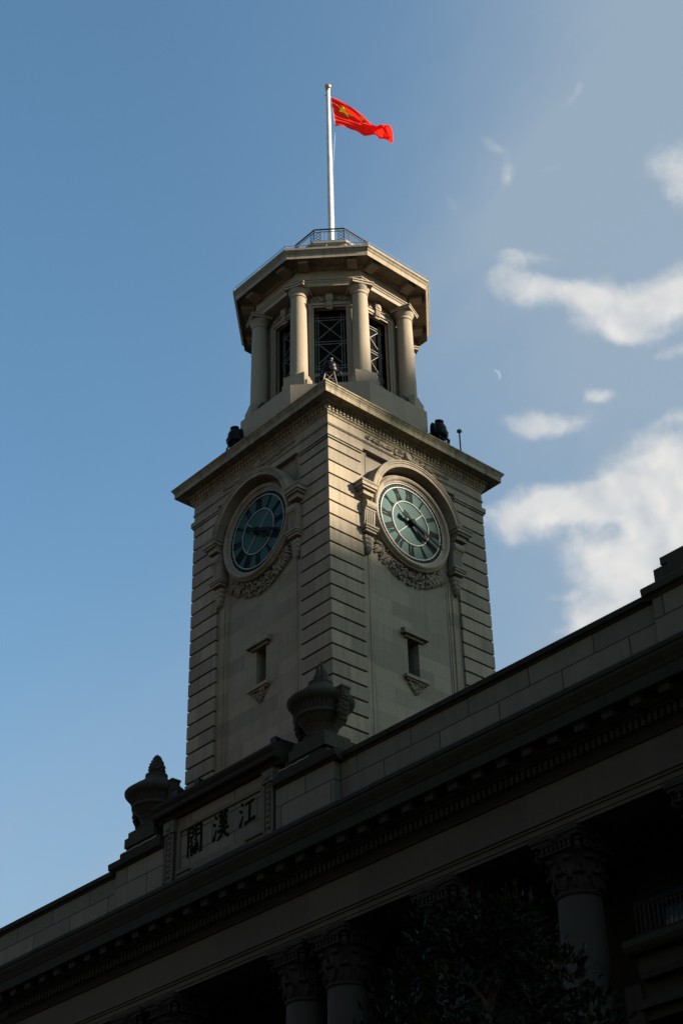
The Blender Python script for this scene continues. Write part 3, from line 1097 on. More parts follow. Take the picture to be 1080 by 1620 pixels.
stars = [star(5, 15, 2.5)] + [star(x, y, 1.0, math.atan2(5 - x, 15 - y) * 0 + 0.4) for x, y in ((10, 18), (12, 16), (12, 13), (10, 11))]
NU, NV = 180, 120
g = MB()
g.v = [flag_pt(i / NU, j / NV) for j in range(NV + 1) for i in range(NU + 1)]
for j in range(NV):
    for i in range(NU):
        a = j * (NU + 1) + i
        g.f.append([a, a + 1, a + NU + 2, a + NU + 1])
        p = ((i + 0.5) / NU * 30, (j + 0.5) / NV * 20)
        g.mi.append(1 if any(inside(p, s_) for s_ in stars) else 0)
flag = build('flag', g, [M_RED, M_GOLD], None, 180, (TX, TY, Z0 + 12.36))
tag(flag, 'red flag with yellow stars blowing from the top of the white pole', 'flag')

# ================================================================== lamps and mast on the tower cornice
def searchlight(loc, rot, label, steel, size=1.0):
    t = tag(empty('searchlight', loc, rot), label, 'searchlight', 'black searchlights on the tower cornice')
    t.scale = (size, size, size)
    g = MB()
    zt = 0.85 if steel else 0.62
    c = [(-0.24, -0.24), (0.24, -0.24), (0.24, 0.24), (-0.24, 0.24)]
    for i in range(4):
        x, y = c[i]
        x2, y2 = c[(i + 1) % 4]
        g.tube([(x * 1.35, y * 1.35, 0), (x * 0.8, y * 0.8, zt)], 0.032, 6)
        g.tube([(x * 1.1, y * 1.1, 0.42), (x2 * 1.1, y2 * 1.1, 0.42)], 0.018, 5)
        g.tube([(x * 1.3, y * 1.3, 0.08), (x2 * 0.85, y2 * 0.85, zt - 0.05)], 0.015, 5)
        g.tube([(x2 * 1.3, y2 * 1.3, 0.08), (x * 0.85, y * 0.85, zt - 0.05)], 0.015, 5)
        g.tube([(x * 0.82, y * 0.82, zt), (x2 * 0.82, y2 * 0.82, zt)], 0.03, 6)
    build('stand', g, M_STEEL if steel else M_BLACK, t)
    hs = zt
    g = MB()
    g.lathe([(0.20, hs), (0.33, hs + 0.02), (0.38, hs + 0.10), (0.38, hs + 0.22), (0.34, hs + 0.25)], 20)
    for i in range(12):
        a = i * PI / 6
        g.blob((0.37 * math.cos(a), 0.37 * math.sin(a), hs + 0.16), 0.03, 0.03, 0.07, None, 6, 4)
    build('turntable', g, M_BLACK, t, 40)
    for s_ in (-1, 1):
        g = MB()
        g.prism([(-0.14, hs + 0.2), (0.14, hs + 0.2), (0.11, hs + 0.52), (0.0, hs + 0.62), (-0.11, hs + 0.52)], s_ * 0.30, s_ * 0.385, lambda a, b, h: (a, h, b))
        build('yoke_arm', g, M_BLACK, t)
        g = MB()
        g.tube([(0.08 * s_, s_ * 0.36, hs + 0.1), (0.1 * s_, s_ * 0.47, hs + 0.02), (0.06, s_ * 0.46, hs - 0.12)], [0.05, 0.06, 0.045], 7)
        build('handle', g, M_BLACK, t, 60)
    g = MB()
    b0 = len(g.v)
    g.lathe([(0.16, -0.24), (0.28, -0.2), (0.33, -0.06), (0.32, 0.06), (0.27, 0.16), (0.18, 0.2), (0.155, 0.22), (0.155, 0.29), (0.185, 0.30), (0.19, 0.37), (0.14, 0.40)], 20)
    tl = 0.16
    g.xf(lambda v: (v.x * math.cos(tl) + v.z * math.sin(tl), v.y, hs + 0.45 + v.z * math.cos(tl) - v.x * math.sin(tl)), b0)
    g.box(-0.34, -0.16, -0.13, 0.13, hs + 0.26, hs + 0.5)
    build('lamp_head', g, M_BLACK, t, 40)
    return t
zc = Z0 + 0.86
searchlight((0.26, -0.08, zc), rad(-45), 'black searchlight on a pale lattice stand at the front corner of the tower cornice', True, 0.84)
searchlight((-5.25, -0.16, zc), rad(-90), 'black searchlight silhouetted on the shaded left edge of the tower cornice', False, 0.95)
searchlight((0.17, 5.65, zc), rad(0), 'black searchlight on the right edge of the tower cornice beside the thin mast', False, 0.95)
t = tag(empty('mast', (0.42, 6.55, zc)), 'thin dark mast with a small box tip standing on the right of the tower cornice', 'mast')
g = MB(); g.tube([(0, 0, 0), (0, 0, 1.15)], 0.03, 6); build('rod', g, M_GUTTER, t)
g = MB(); g.box(-0.07, 0.07, -0.07, 0.07, 1.15, 1.26); build('sensor_box', g, M_GUTTER, t)
def floodlight(loc, az, label, group, s=1.0):
    t = tag(empty('floodlight', loc, az), label, 'floodlight', group)
    g = MB()
    b0 = len(g.v)
    g.lathe([(0.05, -0.22), (0.18, -0.18), (0.26, 0.0), (0.30, 0.12), (0.30, 0.16), (0.26, 0.16)], 18)
    g.xf(lambda v: (v.z * s, v.y * s, 0.30 * s + v.x * s), b0)
    build('housing', g, M_BLACK, t, 40)
    g = MB()
    for sy in (-1, 1):
        g.tube([(0, sy * 0.30 * s, 0.30 * s), (0, sy * 0.30 * s, 0.03 * s)], 0.025 * s, 5)
    g.tube([(0, -0.32 * s, 0.02 * s), (0, 0.32 * s, 0.02 * s)], 0.03 * s, 5)
    build('bracket', g, M_BLACK, t)
for az, off, label in ((rad(-90), -0.62, 'round black floodlight at the foot of the outermost column on the shaded left belfry side'), (rad(0), 0.70, 'round black floodlight at the foot of the outermost column on the right belfry side')):
    d = Vector((math.cos(az), math.sin(az), 0)); tt = Vector((-math.sin(az), math.cos(az), 0))
    p = Vector((TX, TY, Z0 + 2.97)) + d * 3.25 + tt * off
    floodlight(p, az, label, 'round floodlights on the belfry plinth', 0.9)

# ================================================================== customs house
Y0 = -1.3              # frieze and parapet plane
XL, XR = -46.0, 22.0
house = tag(empty('customs_house', (-4, -1.3, 0)), 'long dark stone building with columns, deep cornice and parapet below the clock tower', 'building')
def Hs(name, mb, mat, smooth=None, parent=None):
    """vertices given in world x, outward projection p (so y = Y0 - p) and relative height"""
    mb.xf(lambda v: (v.x + 4.0, -v.y, v.z))
    return build(name, mb, mat, parent or house, smooth, None, 0.0, Z0)
def run(mb, prof, x0, x1):
    mb.prism(prof, x0, x1, lambda a, b, h: (h, a, b))
# parapet wall
g = MB()
for (a, b) in ((XL, -9.75), (1.75, 14.05)):
    run(g, [(-0.55, -17.2), (0, -17.2), (0, -15.12), (-0.55, -15.12)], a, b)
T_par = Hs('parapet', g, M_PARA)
for (a, b) in ((XL, -9.80), (1.80, 14.1)):
    g = MB()
    x = a
    while x < b - 0.01:
        x2 = min(x + 2.2, b)
        run(g, [(-0.65, -15.12), (0.03, -15.12), (0.06, -15.06), (0.14, -15.03), (0.16, -14.88), (0.10, -14.84), (-0.05, -14.80), (-0.65, -14.80)], x + 0.012, x2 - 0.012)
        x = x2
    Hs('parapet_coping', g, M_SOOT_SHADE)
# main cornice
g = MB()
CP = [(-0.4, -16.35), (0.02, -16.42), (0.95, -16.93), (1.06, -16.98), (1.10, -17.04), (1.10, -17.14), (1.06, -17.17), (1.07, -17.25), (1.02, -17.36), (0.96, -17.46), (0.93, -17.54), (0.90, -17.57), (0.90, -17.90), (0.84, -17.92), (0.84, -17.88), (0.45, -17.88), (0.43, -18.12), (0.36, -18.16), (0.34, -18.22), (0.22, -18.24), (0.22, -18.52), (0.16, -18.56), (0.08, -18.68), (0.05, -18.75), (-0.4, -18.75)]
x = XL
rnd = random.Random(4)
while x < XR:
    x2 = min(x + rnd.uniform(1.4, 2.6), XR)
    dz = rnd.uniform(-0.012, 0.012)
    run(g, [(a, b + (dz if -17.3 < b < -16.8 else 0)) for a, b in CP], x + 0.004, x2 - 0.004)
    x = x2
x = -16.0
while x < XR:
    g.box(x, x + 0.11, 0.2, 0.33, -18.51, -18.26)
    x += 0.205
Hs('main_cornice', g, M_SOOT_SHADE)
g = MB()
g.box(-0.17, 0.17, 0.44, 0.76, -18.13, -17.885)
run(g, [(0.44, -18.20), (0.52, -18.20), (0.72, -18.13), (0.44, -18.13)], -0.15, 0.15)
g.box(-0.19, 0.19, 0.44, 0.80, -17.95, -17.883)
mod0 = Hs('modillion', g, M_SOOT_SHADE)
x = -0.27 - 0.92 * 20
first = True
while x < XR - 0.5:
    o = mod0 if first else dup(mod0, house)
    first = False
    o.location = (x, 0, 0)
    x += 0.92
# frieze and architrave
g = MB(); run(g, [(-1.5, -18.74), (0, -18.74), (0, -19.66), (-1.5, -19.66)], XL, XR)
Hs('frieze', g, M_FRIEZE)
g = MB()
run(g, [(-1.5, -19.66), (0.03, -19.66), (0.09, -19.70), (0.09, -19.76), (0.04, -19.78), (0.045, -19.84), (0.0, -19.86), (0.0, -20.0), (-0.03, -20.01), (-0.03, -20.1), (-1.5, -20.1)], XL, XR)
Hs('architrave', g, M_FRIEZE)
# raised attic with the name panel
g = MB()
run(g, [(-0.5, -17.2), (0.12, -17.2), (0.25, -16.45), (0.25, -15.10), (-0.5, -15.10)], -9.7, -6.95)
run(g, [(-0.5, -17.2), (0.12, -17.2), (0.25, -16.45), (0.25, -15.10), (-0.5, -15.10)], -1.05, 1.7)
g.box(-9.72, 1.72, -0.5, 0.22, -17.2, -16.46)
g.box(-9.74, -6.9, 0.2, 0.30, -16.72, -16.47)
g.box(-1.1, 1.74, 0.2, 0.30, -16.72, -16.47)
Hs('attic', g, M_PARA)
for ab in (((-9.95, -6.95), (-9.45, -7.1), (-9.15, -7.4)), ((-1.05, 1.95), (-0.9, 1.45), (-0.6, 1.15))):
    g = MB()
    run(g, [(-0.7, -15.10), (0.27, -15.10), (0.33, -15.04), (0.42, -15.0), (0.44, -14.80), (0.38, -14.76), (-0.7, -14.72)], *ab[0])
    run(g, [(-0.8, -14.75), (0.30, -14.75), (0.30, -14.55), (-0.8, -14.52)], *ab[1])
    run(g, [(-1.15, -14.54), (0.26, -14.54), (0.26, -14.34), (-1.15, -14.32)], *ab[2])
    Hs('attic_coping', g, M_SOOT_SHADE)
# pale lightning cable laid along the stepped copings
for (a, b) in ((-9.4, -7.3), (-0.85, 0.6)):
    g = MB()
    n_ = 12
    g.tube([(a + (b - a) * i / n_, 0.318, -14.56 + 0.012 * math.sin(i * 1.7)) for i in range(n_ + 1)], 0.013, 5)
    Hs('lightning_cable', g, M_POLE)
# name panel: frame, carved pilasters, cornice
g = MB()
g.box(-6.95, -1.05, -0.5, 0.14, -17.0, -14.2)
PANEL = Hs('name_panel', g, M_PARA)
g = MB()
for (a, b, c, d) in ((-6.25, -1.75, -16.25, -16.12), (-6.25, -1.75, -14.78, -14.66)):
    g.box(a, b, 0.12, 0.21, c, d)
for (a, b) in ((-6.25, -6.12), (-1.88, -1.75)):
    g.box(a, b, 0.12, 0.207, -16.12, -14.78)
g.box(-5.4, -2.6, 0.12, 0.24, -16.40, -16.262)
Hs('panel_frame', g, M_FAC, None, PANEL).location = (0, 0, 0)
rnd = random.Random(8)
for cx in (-6.62, -1.40):
    g = MB()
    g.box(cx - 0.24, cx + 0.24, 0.1, 0.24, -16.45, -14.2)
    for sgn in (-1, 1):
        g.box(cx + sgn * 0.17, cx + sgn * 0.24, 0.2, 0.29, -16.40, -14.75)
    for i in range(8):
        z = -16.2 + i * 0.2
        g.blob((cx, 0.25, z), 0.12, 0.07, 0.085, None, 8, 5)
        g.blob((cx - 0.07, 0.24, z + 0.09), 0.05, 0.06, 0.05, None, 6, 4)
        g.blob((cx + 0.07, 0.24, z + 0.09), 0.05, 0.06, 0.05, None, 6, 4)
    g.box(cx - 0.28, cx + 0.28, 0.1, 0.33, -14.72, -14.30)
    g.blob((cx, 0.34, -14.5), 0.17, 0.06, 0.15, None, 10, 6)
    Hs('carved_pilaster', g, M_FAC, 40, PANEL)
g = MB()
run(g, [(-0.9, -14.25), (0.24, -14.25), (0.30, -14.18), (0.34, -14.12), (0.52, -14.09), (0.56, -14.05), (0.565, -13.90), (0.60, -13.87), (0.66, -13.78), (0.665, -13.70), (0.2, -13.42), (-0.9, -13.40)], -7.25, -0.75)
Hs('panel_cornice', g, M_SOOT_SHADE)
# characters of the name, brush strokes in relief
def stroke(mb, pts, widths, ox, oz, sx, sz):
    P = [Vector((ox + x * sx, oz + z * sz)) for x, z in pts]
    L, R = [], []
    for i, p in enumerate(P):
        d = (P[min(i + 1, len(P) - 1)] - P[max(i - 1, 0)]).normalized()
        n_ = Vector((-d.y, d.x))
        w = widths[i] if isinstance(widths, (list, tuple)) else widths
        L.append(p + n_ * w); R.append(p - n_ * w)
    n_ = len(P)
    h0, h1 = 0.12, 0.165
    vs = []
    for q in L + R:
        vs.append((q.x, h0, q.y))
    for q in L + R:
        vs.append((q.x, h1, q.y))
    fs = []
    m_ = 2 * n_
    for i in range(n_ - 1):
        fs += [(i, i + 1, n_ + i + 1, n_ + i), (m_ + i, m_ + i + 1, m_ + n_ + i + 1, m_ + n_ + i), (i, i + 1, m_ + i + 1, m_ + i), (n_ + i, n_ + i + 1, m_ + n_ + i + 1, m_ + n_ + i)]
    fs += [(0, n_, m_ + n_, m_), (n_ - 1, 2 * n_ - 1, m_ + 2 * n_ - 1, m_ + n_ - 1)]
    mb.add(vs, fs)
w1 = 0.042
water = [([(.10, .92), (.20, .84), (.24, .78)], [.02, .05, .035]), ([(.02, .66), (.12, .60), (.17, .54)], [.02, .05, .03]), ([(.02, .05), (.10, .16), (.16, .28), (.24, .42)], [.05, .055, .03, .01])]
kong = water + [([(.40, .80), (.66, .83), (.92, .85)], [.045, .035, .05]), ([(.66, .83), (.65, .5), (.64, .14)], [.05, .04, .045]), ([(.34, .10), (.62, .13), (1.0, .17)], [.05, .035, .06])]
han = water + [([(.36, .86), (.7, .89), (.98, .90)], [.04, .03, .045]), ([(.55, 1.0), (.56, .79)], [.045, .035]), ([(.80, 1.0), (.77, .79)], [.045, .03]),
               ([(.50, .74), (.50, .57)], .035), ([(.50, .74), (.88, .75)], .03), ([(.88, .75), (.85, .58)], .035), ([(.50, .58), (.86, .59)], .03),
               ([(.68, .79), (.68, .30)], .04), ([(.42, .47), (.94, .49)], [.035, .04]), ([(.34, .31), (.66, .33), (1.02, .34)], [.04, .035, .05]),
               ([(.67, .32), (.55, .15), (.34, .0)], [.045, .04, .01]), ([(.69, .32), (.82, .14), (1.04, .02)], [.03, .05, .055])]
guan = [([(.06, .98), (.07, .5), (.05, .0)], [.05, .042, .04]), ([(.06, .96), (.42, .97)], .035), ([(.42, .97), (.41, .66)], .035), ([(.06, .82), (.42, .82)], .025), ([(.06, .67), (.41, .67)], .03),
        ([(.58, .98), (.58, .66)], .035), ([(.58, .97), (.95, .98)], .035), ([(.58, .82), (.94, .82)], .025), ([(.58, .67), (.94, .67)], .03), ([(.95, .98), (.95, .4), (.95, .04), (.84, .02)], [.045, .042, .05, .01]),
        ([(.34, .62), (.22, .50), (.38, .46), (.20, .33), (.40, .34)], .028), ([(.66, .62), (.54, .50), (.70, .46), (.54, .33), (.76, .34)], .028),
        ([(.28, .28), (.28, .14), (.42, .14)], .03), ([(.44, .30), (.42, .12), (.30, .0)], .035), ([(.58, .30), (.58, .02)], .035), ([(.74, .28), (.74, .12), (.58, .13)], .03)]
for strokes, cx, cz0, h in ((guan, -5.36, -15.83, 1.02), (han, -3.98, -15.76, 1.0), (kong, -2.60, -15.72, 0.92)):
    g = MB()
    wv_ = 0.80
    for i, (pts, wd) in enumerate(strokes):
        b0 = len(g.v)
        stroke(g, pts, [a * 0.95 for a in wd] if isinstance(wd, list) else wd, cx - wv_ / 2, cz0, wv_, h)
        for v in g.v[b0:]:
            if v.y > 0.15:
                v.y += 0.0012 * i
    Hs('character', g, M_CHAR, None, PANEL)
# end block of the parapet on the right
g = MB()
run(g, [(-1.2, -17.2), (0.10, -17.2), (0.14, -16.4), (0.14, -15.1), (-1.2, -15.1)], 14.05, XR)
Hs('end_block', g, M_PARA)
g = MB()
run(g, [(-1.2, -15.1), (0.16, -15.1), (0.22, -15.02), (0.32, -14.98), (0.34, -14.80), (0.28, -14.74), (-1.2, -14.66)], 13.85, XR)
g.box(14.15, 14.62, -0.9, 0.05, -14.7, -14.22)
g.box(14.66, XR, -1.0, 0.10, -14.7, -14.2)
g.box(14.42, XR, -1.0, 0.08, -14.2, -13.98)
Hs('end_block_coping', g, M_URN)

# columns of the front
def order(x0):
    g = MB()
    CY = -0.76
    g.lathe([(0.66, -31.0), (0.655, -29), (0.64, -27), (0.61, -24.5), (0.575, -22.2), (0.565, -21.78)], 40, x0, CY)
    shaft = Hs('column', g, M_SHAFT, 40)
    g = MB()
    g.lathe([(0.57, -21.78), (0.62, -21.75), (0.63, -21.70), (0.60, -21.66), (0.56, -21.64), (0.58, -21.3), (0.62, -20.9), (0.70, -20.62), (0.74, -20.58)], 32, x0, CY)
    rnd = random.Random(3)
    for ring_, (n_, z_, r_, hh, ln) in enumerate(((8, -21.42, 0.60, 0.26, 0.17), (8, -21.08, 0.64, 0.28, 0.19))):
        for i in range(n_):
            a = 2 * PI * (i + 0.5 * ring_) / n_
            ca, sa = math.cos(a), math.sin(a)
            rot_ = Matrix.Rotation(a, 3, 'Z')
            g.blob((x0 + ca * r_, CY + sa * r_, z_), 0.05, 0.16, hh, rot_, 8, 6)
            g.blob((x0 + ca * (r_ + 0.11), CY + sa * (r_ + 0.11), z_ + hh * 0.85), 0.10, 0.13, 0.07, rot_, 8, 5)
            for q in (-1, 1):
                g.blob((x0 + ca * (r_ + 0.03) - sa * q * 0.13, CY + sa * (r_ + 0.03) + ca * q * 0.13, z_ - 0.02), 0.05, 0.055, 0.17, rot_, 6, 5)
    for i in range(4):                      # corner volutes
        a = PI / 4 + i * PI / 2
        rot_ = Matrix.Rotation(a, 3, 'Z')
        cx, cy = x0 + 0.92 * math.cos(a), CY + 0.92 * math.sin(a)
        for j in range(14):
            t_ = j * 0.55
            rr = 0.17 * (1 - j / 17)
            p = rot_ @ Vector((rr * math.cos(t_ + 1.2), 0, rr * math.sin(t_ + 1.2)))
            g.blob((cx + p.x, cy + p.y, -20.60 + p.z), 0.045, 0.10, 0.045, rot_, 6, 4)
        g.tube([(x0 + 0.55 * math.cos(a), CY + 0.55 * math.sin(a), -21.0), (x0 + 0.75 * math.cos(a), CY + 0.75 * math.sin(a), -20.62), (cx, cy, -20.44)], [0.06, 0.07, 0.06], 6)
    for i in range(4):                      # frets on the bell between the volutes
        a = i * PI / 2
        rot_ = Matrix.Rotation(a, 3, 'Z')
        for j in range(-3, 4):
            p = rot_ @ Vector((0.74, j * 0.15, 0))
            g.blob((x0 + p.x, CY + p.y, -20.50), 0.05, 0.05, 0.12, rot_, 6, 4)
        for zz in (-20.38, -20.62):
            p0, p1 = rot_ @ Vector((0.76, -0.55, 0)), rot_ @ Vector((0.76, 0.55, 0))
            g.tube([(x0 + p0.x, CY + p0.y, zz), (x0 + p1.x, CY + p1.y, zz)], 0.035, 5)
        p = rot_ @ Vector((0.80, 0, 0))
        g.blob((x0 + p.x, CY + p.y, -20.26), 0.10, 0.14, 0.12, rot_, 8, 6)
    # abacus with concave sides
    ab = []
    for i in range(4):
        a0 = PI / 4 + i * PI / 2
        for q in range(8):
            t_ = a0 + q / 8 * PI / 2
            m_ = abs(q / 8 - 0.5) * 2
            ab.append((x0 + (0.76 + 0.36 * m_ ** 2.2) * math.cos(t_), CY + (0.76 + 0.36 * m_ ** 2.2) * math.sin(t_)))
    g.prism(ab, -20.34, -20.24, lambda a_, b_, h: (a_, b_, h))
    g.prism([((a_ - x0) * 1.06 + x0, (b_ - CY) * 1.06 + CY) for a_, b_ in ab], -20.237, -20.10, lambda a_, b_, h: (a_, b_, h))
    Hs('capital', g, M_SOOT_SHADE, 50, shaft)
    return shaft
base_x = 0.96
c0 = order(base_x)
for x in (-8.96, -7.12, -0.88, 5.40, 9.86, 14.35, -13.4, -17.85):
    dup(c0, house, loc=(x - base_x, 0, 0))
# loggia behind: back wall with tall windows, soffit, floor
WB = -3.4
g = MB()
wins = [(-15.6, 2.2), (-11.2, 2.2), (-4.0, 3.2), (2.4, 2.0), (6.7, 2.2), (11.2, 2.2), (15.7, 2.2)]
xs = XL
for (cx, w) in wins:
    g.box(xs, cx - w / 2, WB - 0.5, WB, -31, -20.05)
    g.box(cx - w / 2, cx + w / 2, WB - 0.5, WB, -21.2, -20.05)
    g.box(cx - w / 2, cx + w / 2, WB - 0.5, WB, -31, -24.7)
    xs = cx + w / 2
g.box(xs, XR, WB - 0.5, WB, -31, -20.05)
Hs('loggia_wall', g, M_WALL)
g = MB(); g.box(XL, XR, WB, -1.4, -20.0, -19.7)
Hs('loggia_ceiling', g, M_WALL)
for (cx, w) in wins:
    g = MB()
    for s_ in (-1, 1):
        g.box(cx + s_ * (w / 2 - 0.10), cx + s_ * w / 2, WB - 0.28, WB - 0.1, -24.7, -21.2)
    g.box(cx - 0.05, cx + 0.05, WB - 0.26, WB - 0.12, -24.7, -21.3)
    g.box(cx - w / 2, cx + w / 2, WB - 0.27, WB - 0.11, -21.3, -21.2)
    g.box(cx - w / 2, cx + w / 2, WB - 0.265, WB - 0.115, -22.6, -22.5)
    wf = Hs('window', g, M_FRAME)
    g = MB(); g.box(cx - w / 2 + 0.1, cx + w / 2 - 0.1, WB - 0.23, WB - 0.21, -24.7, -21.3)
    Hs('pane', g, M_PANE, None, wf)
    if cx > 10:
        g = MB()
        rnd = random.Random(2)
        prof = [(cx - 1.0 + i * 0.045, WB - 0.40 + 0.035 * math.sin(i * 1.9) + rnd.uniform(-0.01, 0.01)) for i in range(45)]
        vs = []
        for x, d in prof:
            vs += [(x, d, -24.7), (x, d, -21.25)]
        g.add(vs, [(2 * i, 2 * i + 1, 2 * i + 3, 2 * i + 2) for i in range(len(prof) - 1)])
        Hs('curtain', g, M_CURT, 60, wf)
    g = MB()
    g.box(cx - w / 2 - 0.35, cx + w / 2 + 0.35, WB, WB + 0.18, -21.15, -20.95)
    for s_ in (-1, 1):
        g.box(cx + s_ * (w / 2 + 0.04), cx + s_ * (w / 2 + 0.28), WB, WB + 0.12, -24.7, -21.15)
    Hs('window_surround', g, M_SOOT_SHADE, None, wf)
# body of the building and its flat roof
g = MB()
g.box(XL, XR, -16, WB - 0.5, -Z0, -19.5)
g.box(XL, XR, -16, -0.6, -19.5, -17.2)
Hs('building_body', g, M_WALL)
# balcony on the right bay, with rail, curtained window behind
g = MB()
run(g, [(-3.4, -23.77), (-0.30, -23.77), (-0.22, -23.70), (-0.16, -23.60), (-0.16, -23.44), (-0.26, -23.40), (-3.4, -23.38)], 11.5, XR)
run(g, [(-3.4, -24.32), (-0.55, -24.32), (-0.50, -24.17), (-0.50, -23.77), (-3.4, -23.77)], 11.65, XR)
Hs('balcony', g, M_SOOT_SHADE)
g = MB()
for zz in (-23.30, -22.57, -22.50):
    g.tube([(11.75, -0.45, zz), (XR, -0.45, zz)], 0.025, 5)
x = 11.8
while x < XR:
    g.tube([(x, -0.45, -23.38), (x, -0.45, -22.50)], 0.014, 4)
    x += 0.14
Hs('balcony_rail', g, M_IRON)
g = MB()
g.box(11.0, 11.5, -3.3, -0.7, -31, -24.32)
g.box(13.4, XR, -3.3, -0.7, -31, -24.32)
g.box(11.5, 13.4, -3.3, -0.8, -25.22, -24.32)
g.box(11.4, 13.5, -0.8, -0.62, -24.97, -24.77)
Hs('lower_wall', g, M_SOOT_SHADE)
# ================================================================== stone urns on the attic
def urn(loc, label, pine):
    t = tag(empty('urn', loc), label, 'urn', 'stone urns on the attic')
    g = MB()
    g.box(-0.86, 0.86, -0.62, 0.62, -0.55, -0.22)
    g.box(-0.74, 0.74, -0.56, 0.56, -0.22, 0.0)
    build('urn_base', g, M_URN, t)
    g = MB()
    g.lathe([(0.58, 0.0), (0.60, 0.06), (0.50, 0.10), (0.44, 0.18), (0.46, 0.30), (0.52, 0.36), (0.55, 0.42), (0.52, 0.46), (0.60, 0.54), (0.70, 0.66), (0.76, 0.74), (0.81, 0.76), (0.83, 0.81), (0.81, 0.86),
             (0.79, 0.87), (0.82, 0.98), (0.88, 1.12), (0.95, 1.15), (1.03, 1.21), (1.09, 1.29), (1.095, 1.36), (1.05, 1.41), (0.95, 1.44)], 48)
    for i in range(40):
        a = 2 * PI * i / 40
        g.tube([(0.80 * math.cos(a), 0.80 * math.sin(a), 0.88), (0.84 * math.cos(a), 0.84 * math.sin(a), 1.0), (0.90 * math.cos(a), 0.90 * math.sin(a), 1.12)], 0.03, 5)
    body = build('bowl', g, M_URN, t, 45)
    g = MB()
    g.lathe([(0.95, 1.43), (0.93, 1.50), (0.78, 1.62), (0.60, 1.74), (0.46, 1.86), (0.38, 1.98), (0.40, 2.02), (0.40, 2.08), (0.28, 2.11), (0.22, 2.16)], 40)
    lid = build('lid', g, M_URN, t, 45)
    g = MB()
    if pine:
        g.lathe([(0.14, 2.12), (0.26, 2.20), (0.29, 2.32), (0.25, 2.48), (0.17, 2.66), (0.08, 2.82), (0.02, 2.90)], 16)
        for i in range(60):
            a = i * 2.4
            z = 2.2 + 0.62 * i / 60
            r = 0.28 * (1 - ((z - 2.3) / 0.62) ** 1.5) if z > 2.3 else 0.27
            r = max(r, 0.05)
            g.blob((r * math.cos(a), r * math.sin(a), z), 0.05, 0.05, 0.06, None, 6, 4)
    else:
        for k in range(3):
            a0 = k * 2.1
            pts, rs = [], []
            for j in range(9):
                q = j / 8
                a = a0 + q * 2.2
                r = 0.15 * (1 - q * 0.75)
                pts.append((r * math.cos(a) - 0.12 * q * math.sin(k) * 0.6, r * math.sin(a), 2.14 + q * (0.80 - 0.17 * k)))
                rs.append(0.115 * (1 - q) ** 0.6 * (0.75 + 0.5 * math.sin(PI * min(q * 1.5, 1))) + 0.02)
            g.tube(pts, rs, 8)
    build('finial', g, M_URN, lid, 50)
    for s_ in (-1, 1):
        g = MB()
        g.box(s_ * 0.92, s_ * 1.19, -0.17, 0.17, 1.06, 1.46)
        g.box(s_ * 1.19, s_ * 1.215, -0.11, 0.11, 1.14, 1.40)
        g.box(s_ * 0.90, s_ * 1.22, -0.19, 0.19, 1.44, 1.52)
        for j in range(4):
            z = 0.98 - 0.15 * j
            r = (0.15, 0.17, 0.16, 0.11)[j]
            for q in (-1, 0, 1):
                g.blob((s_ * (1.06 - 0.03 * j), q * r * 0.75, z), r * 0.75, r * 0.6, 0.12, None, 8, 5)
                g.blob((s_ * (1.13 - 0.03 * j), q * r * 0.4, z - 0.07), r * 0.45, r * 0.4, 0.10, None, 6, 4)
        build('handle', g, M_URN, t, 50)
ZU = Z0 - 13.87
urn((0.53, -1.0, ZU), 'stone urn with a flame finial in front of the tower corner, beside the name panel', False)
urn((-8.33, -1.0, ZU), 'stone urn with a pine cone finial standing against the sky, beside the name panel', True)

# small lamps lying on the name panel's cornice
for x, lab in ((-6.55, 'small black lamp on the panel cornice nearest the left urn'), (-5.35, 'small black lamp on the panel cornice in front of the tower base, between two others'), (-1.3, 'small black lamp on the right tip of the panel cornice by the right urn')):
    t = tag(empty('floodlight', (x, -1.32, Z0 - 13.42)), lab, 'floodlight', 'small lamps on the panel cornice')
    g = MB()
    g.box(-0.13, 0.13, -0.08, 0.1, 0.10, 0.28)
    g.prism([(-0.08, 0.08), (-0.14, 0.06), (-0.14, 0.30), (-0.08, 0.28)], -0.14, 0.14, lambda a, b, h: (h, a, b))
    build('housing', g, M_BLACK, t)
    g = MB()
    g.tube([(-0.15, 0, 0.18), (-0.15, 0, 0.0), (0.15, 0, 0.0), (0.15, 0, 0.18)], 0.02, 5)
    build('bracket', g, M_BLACK, t)

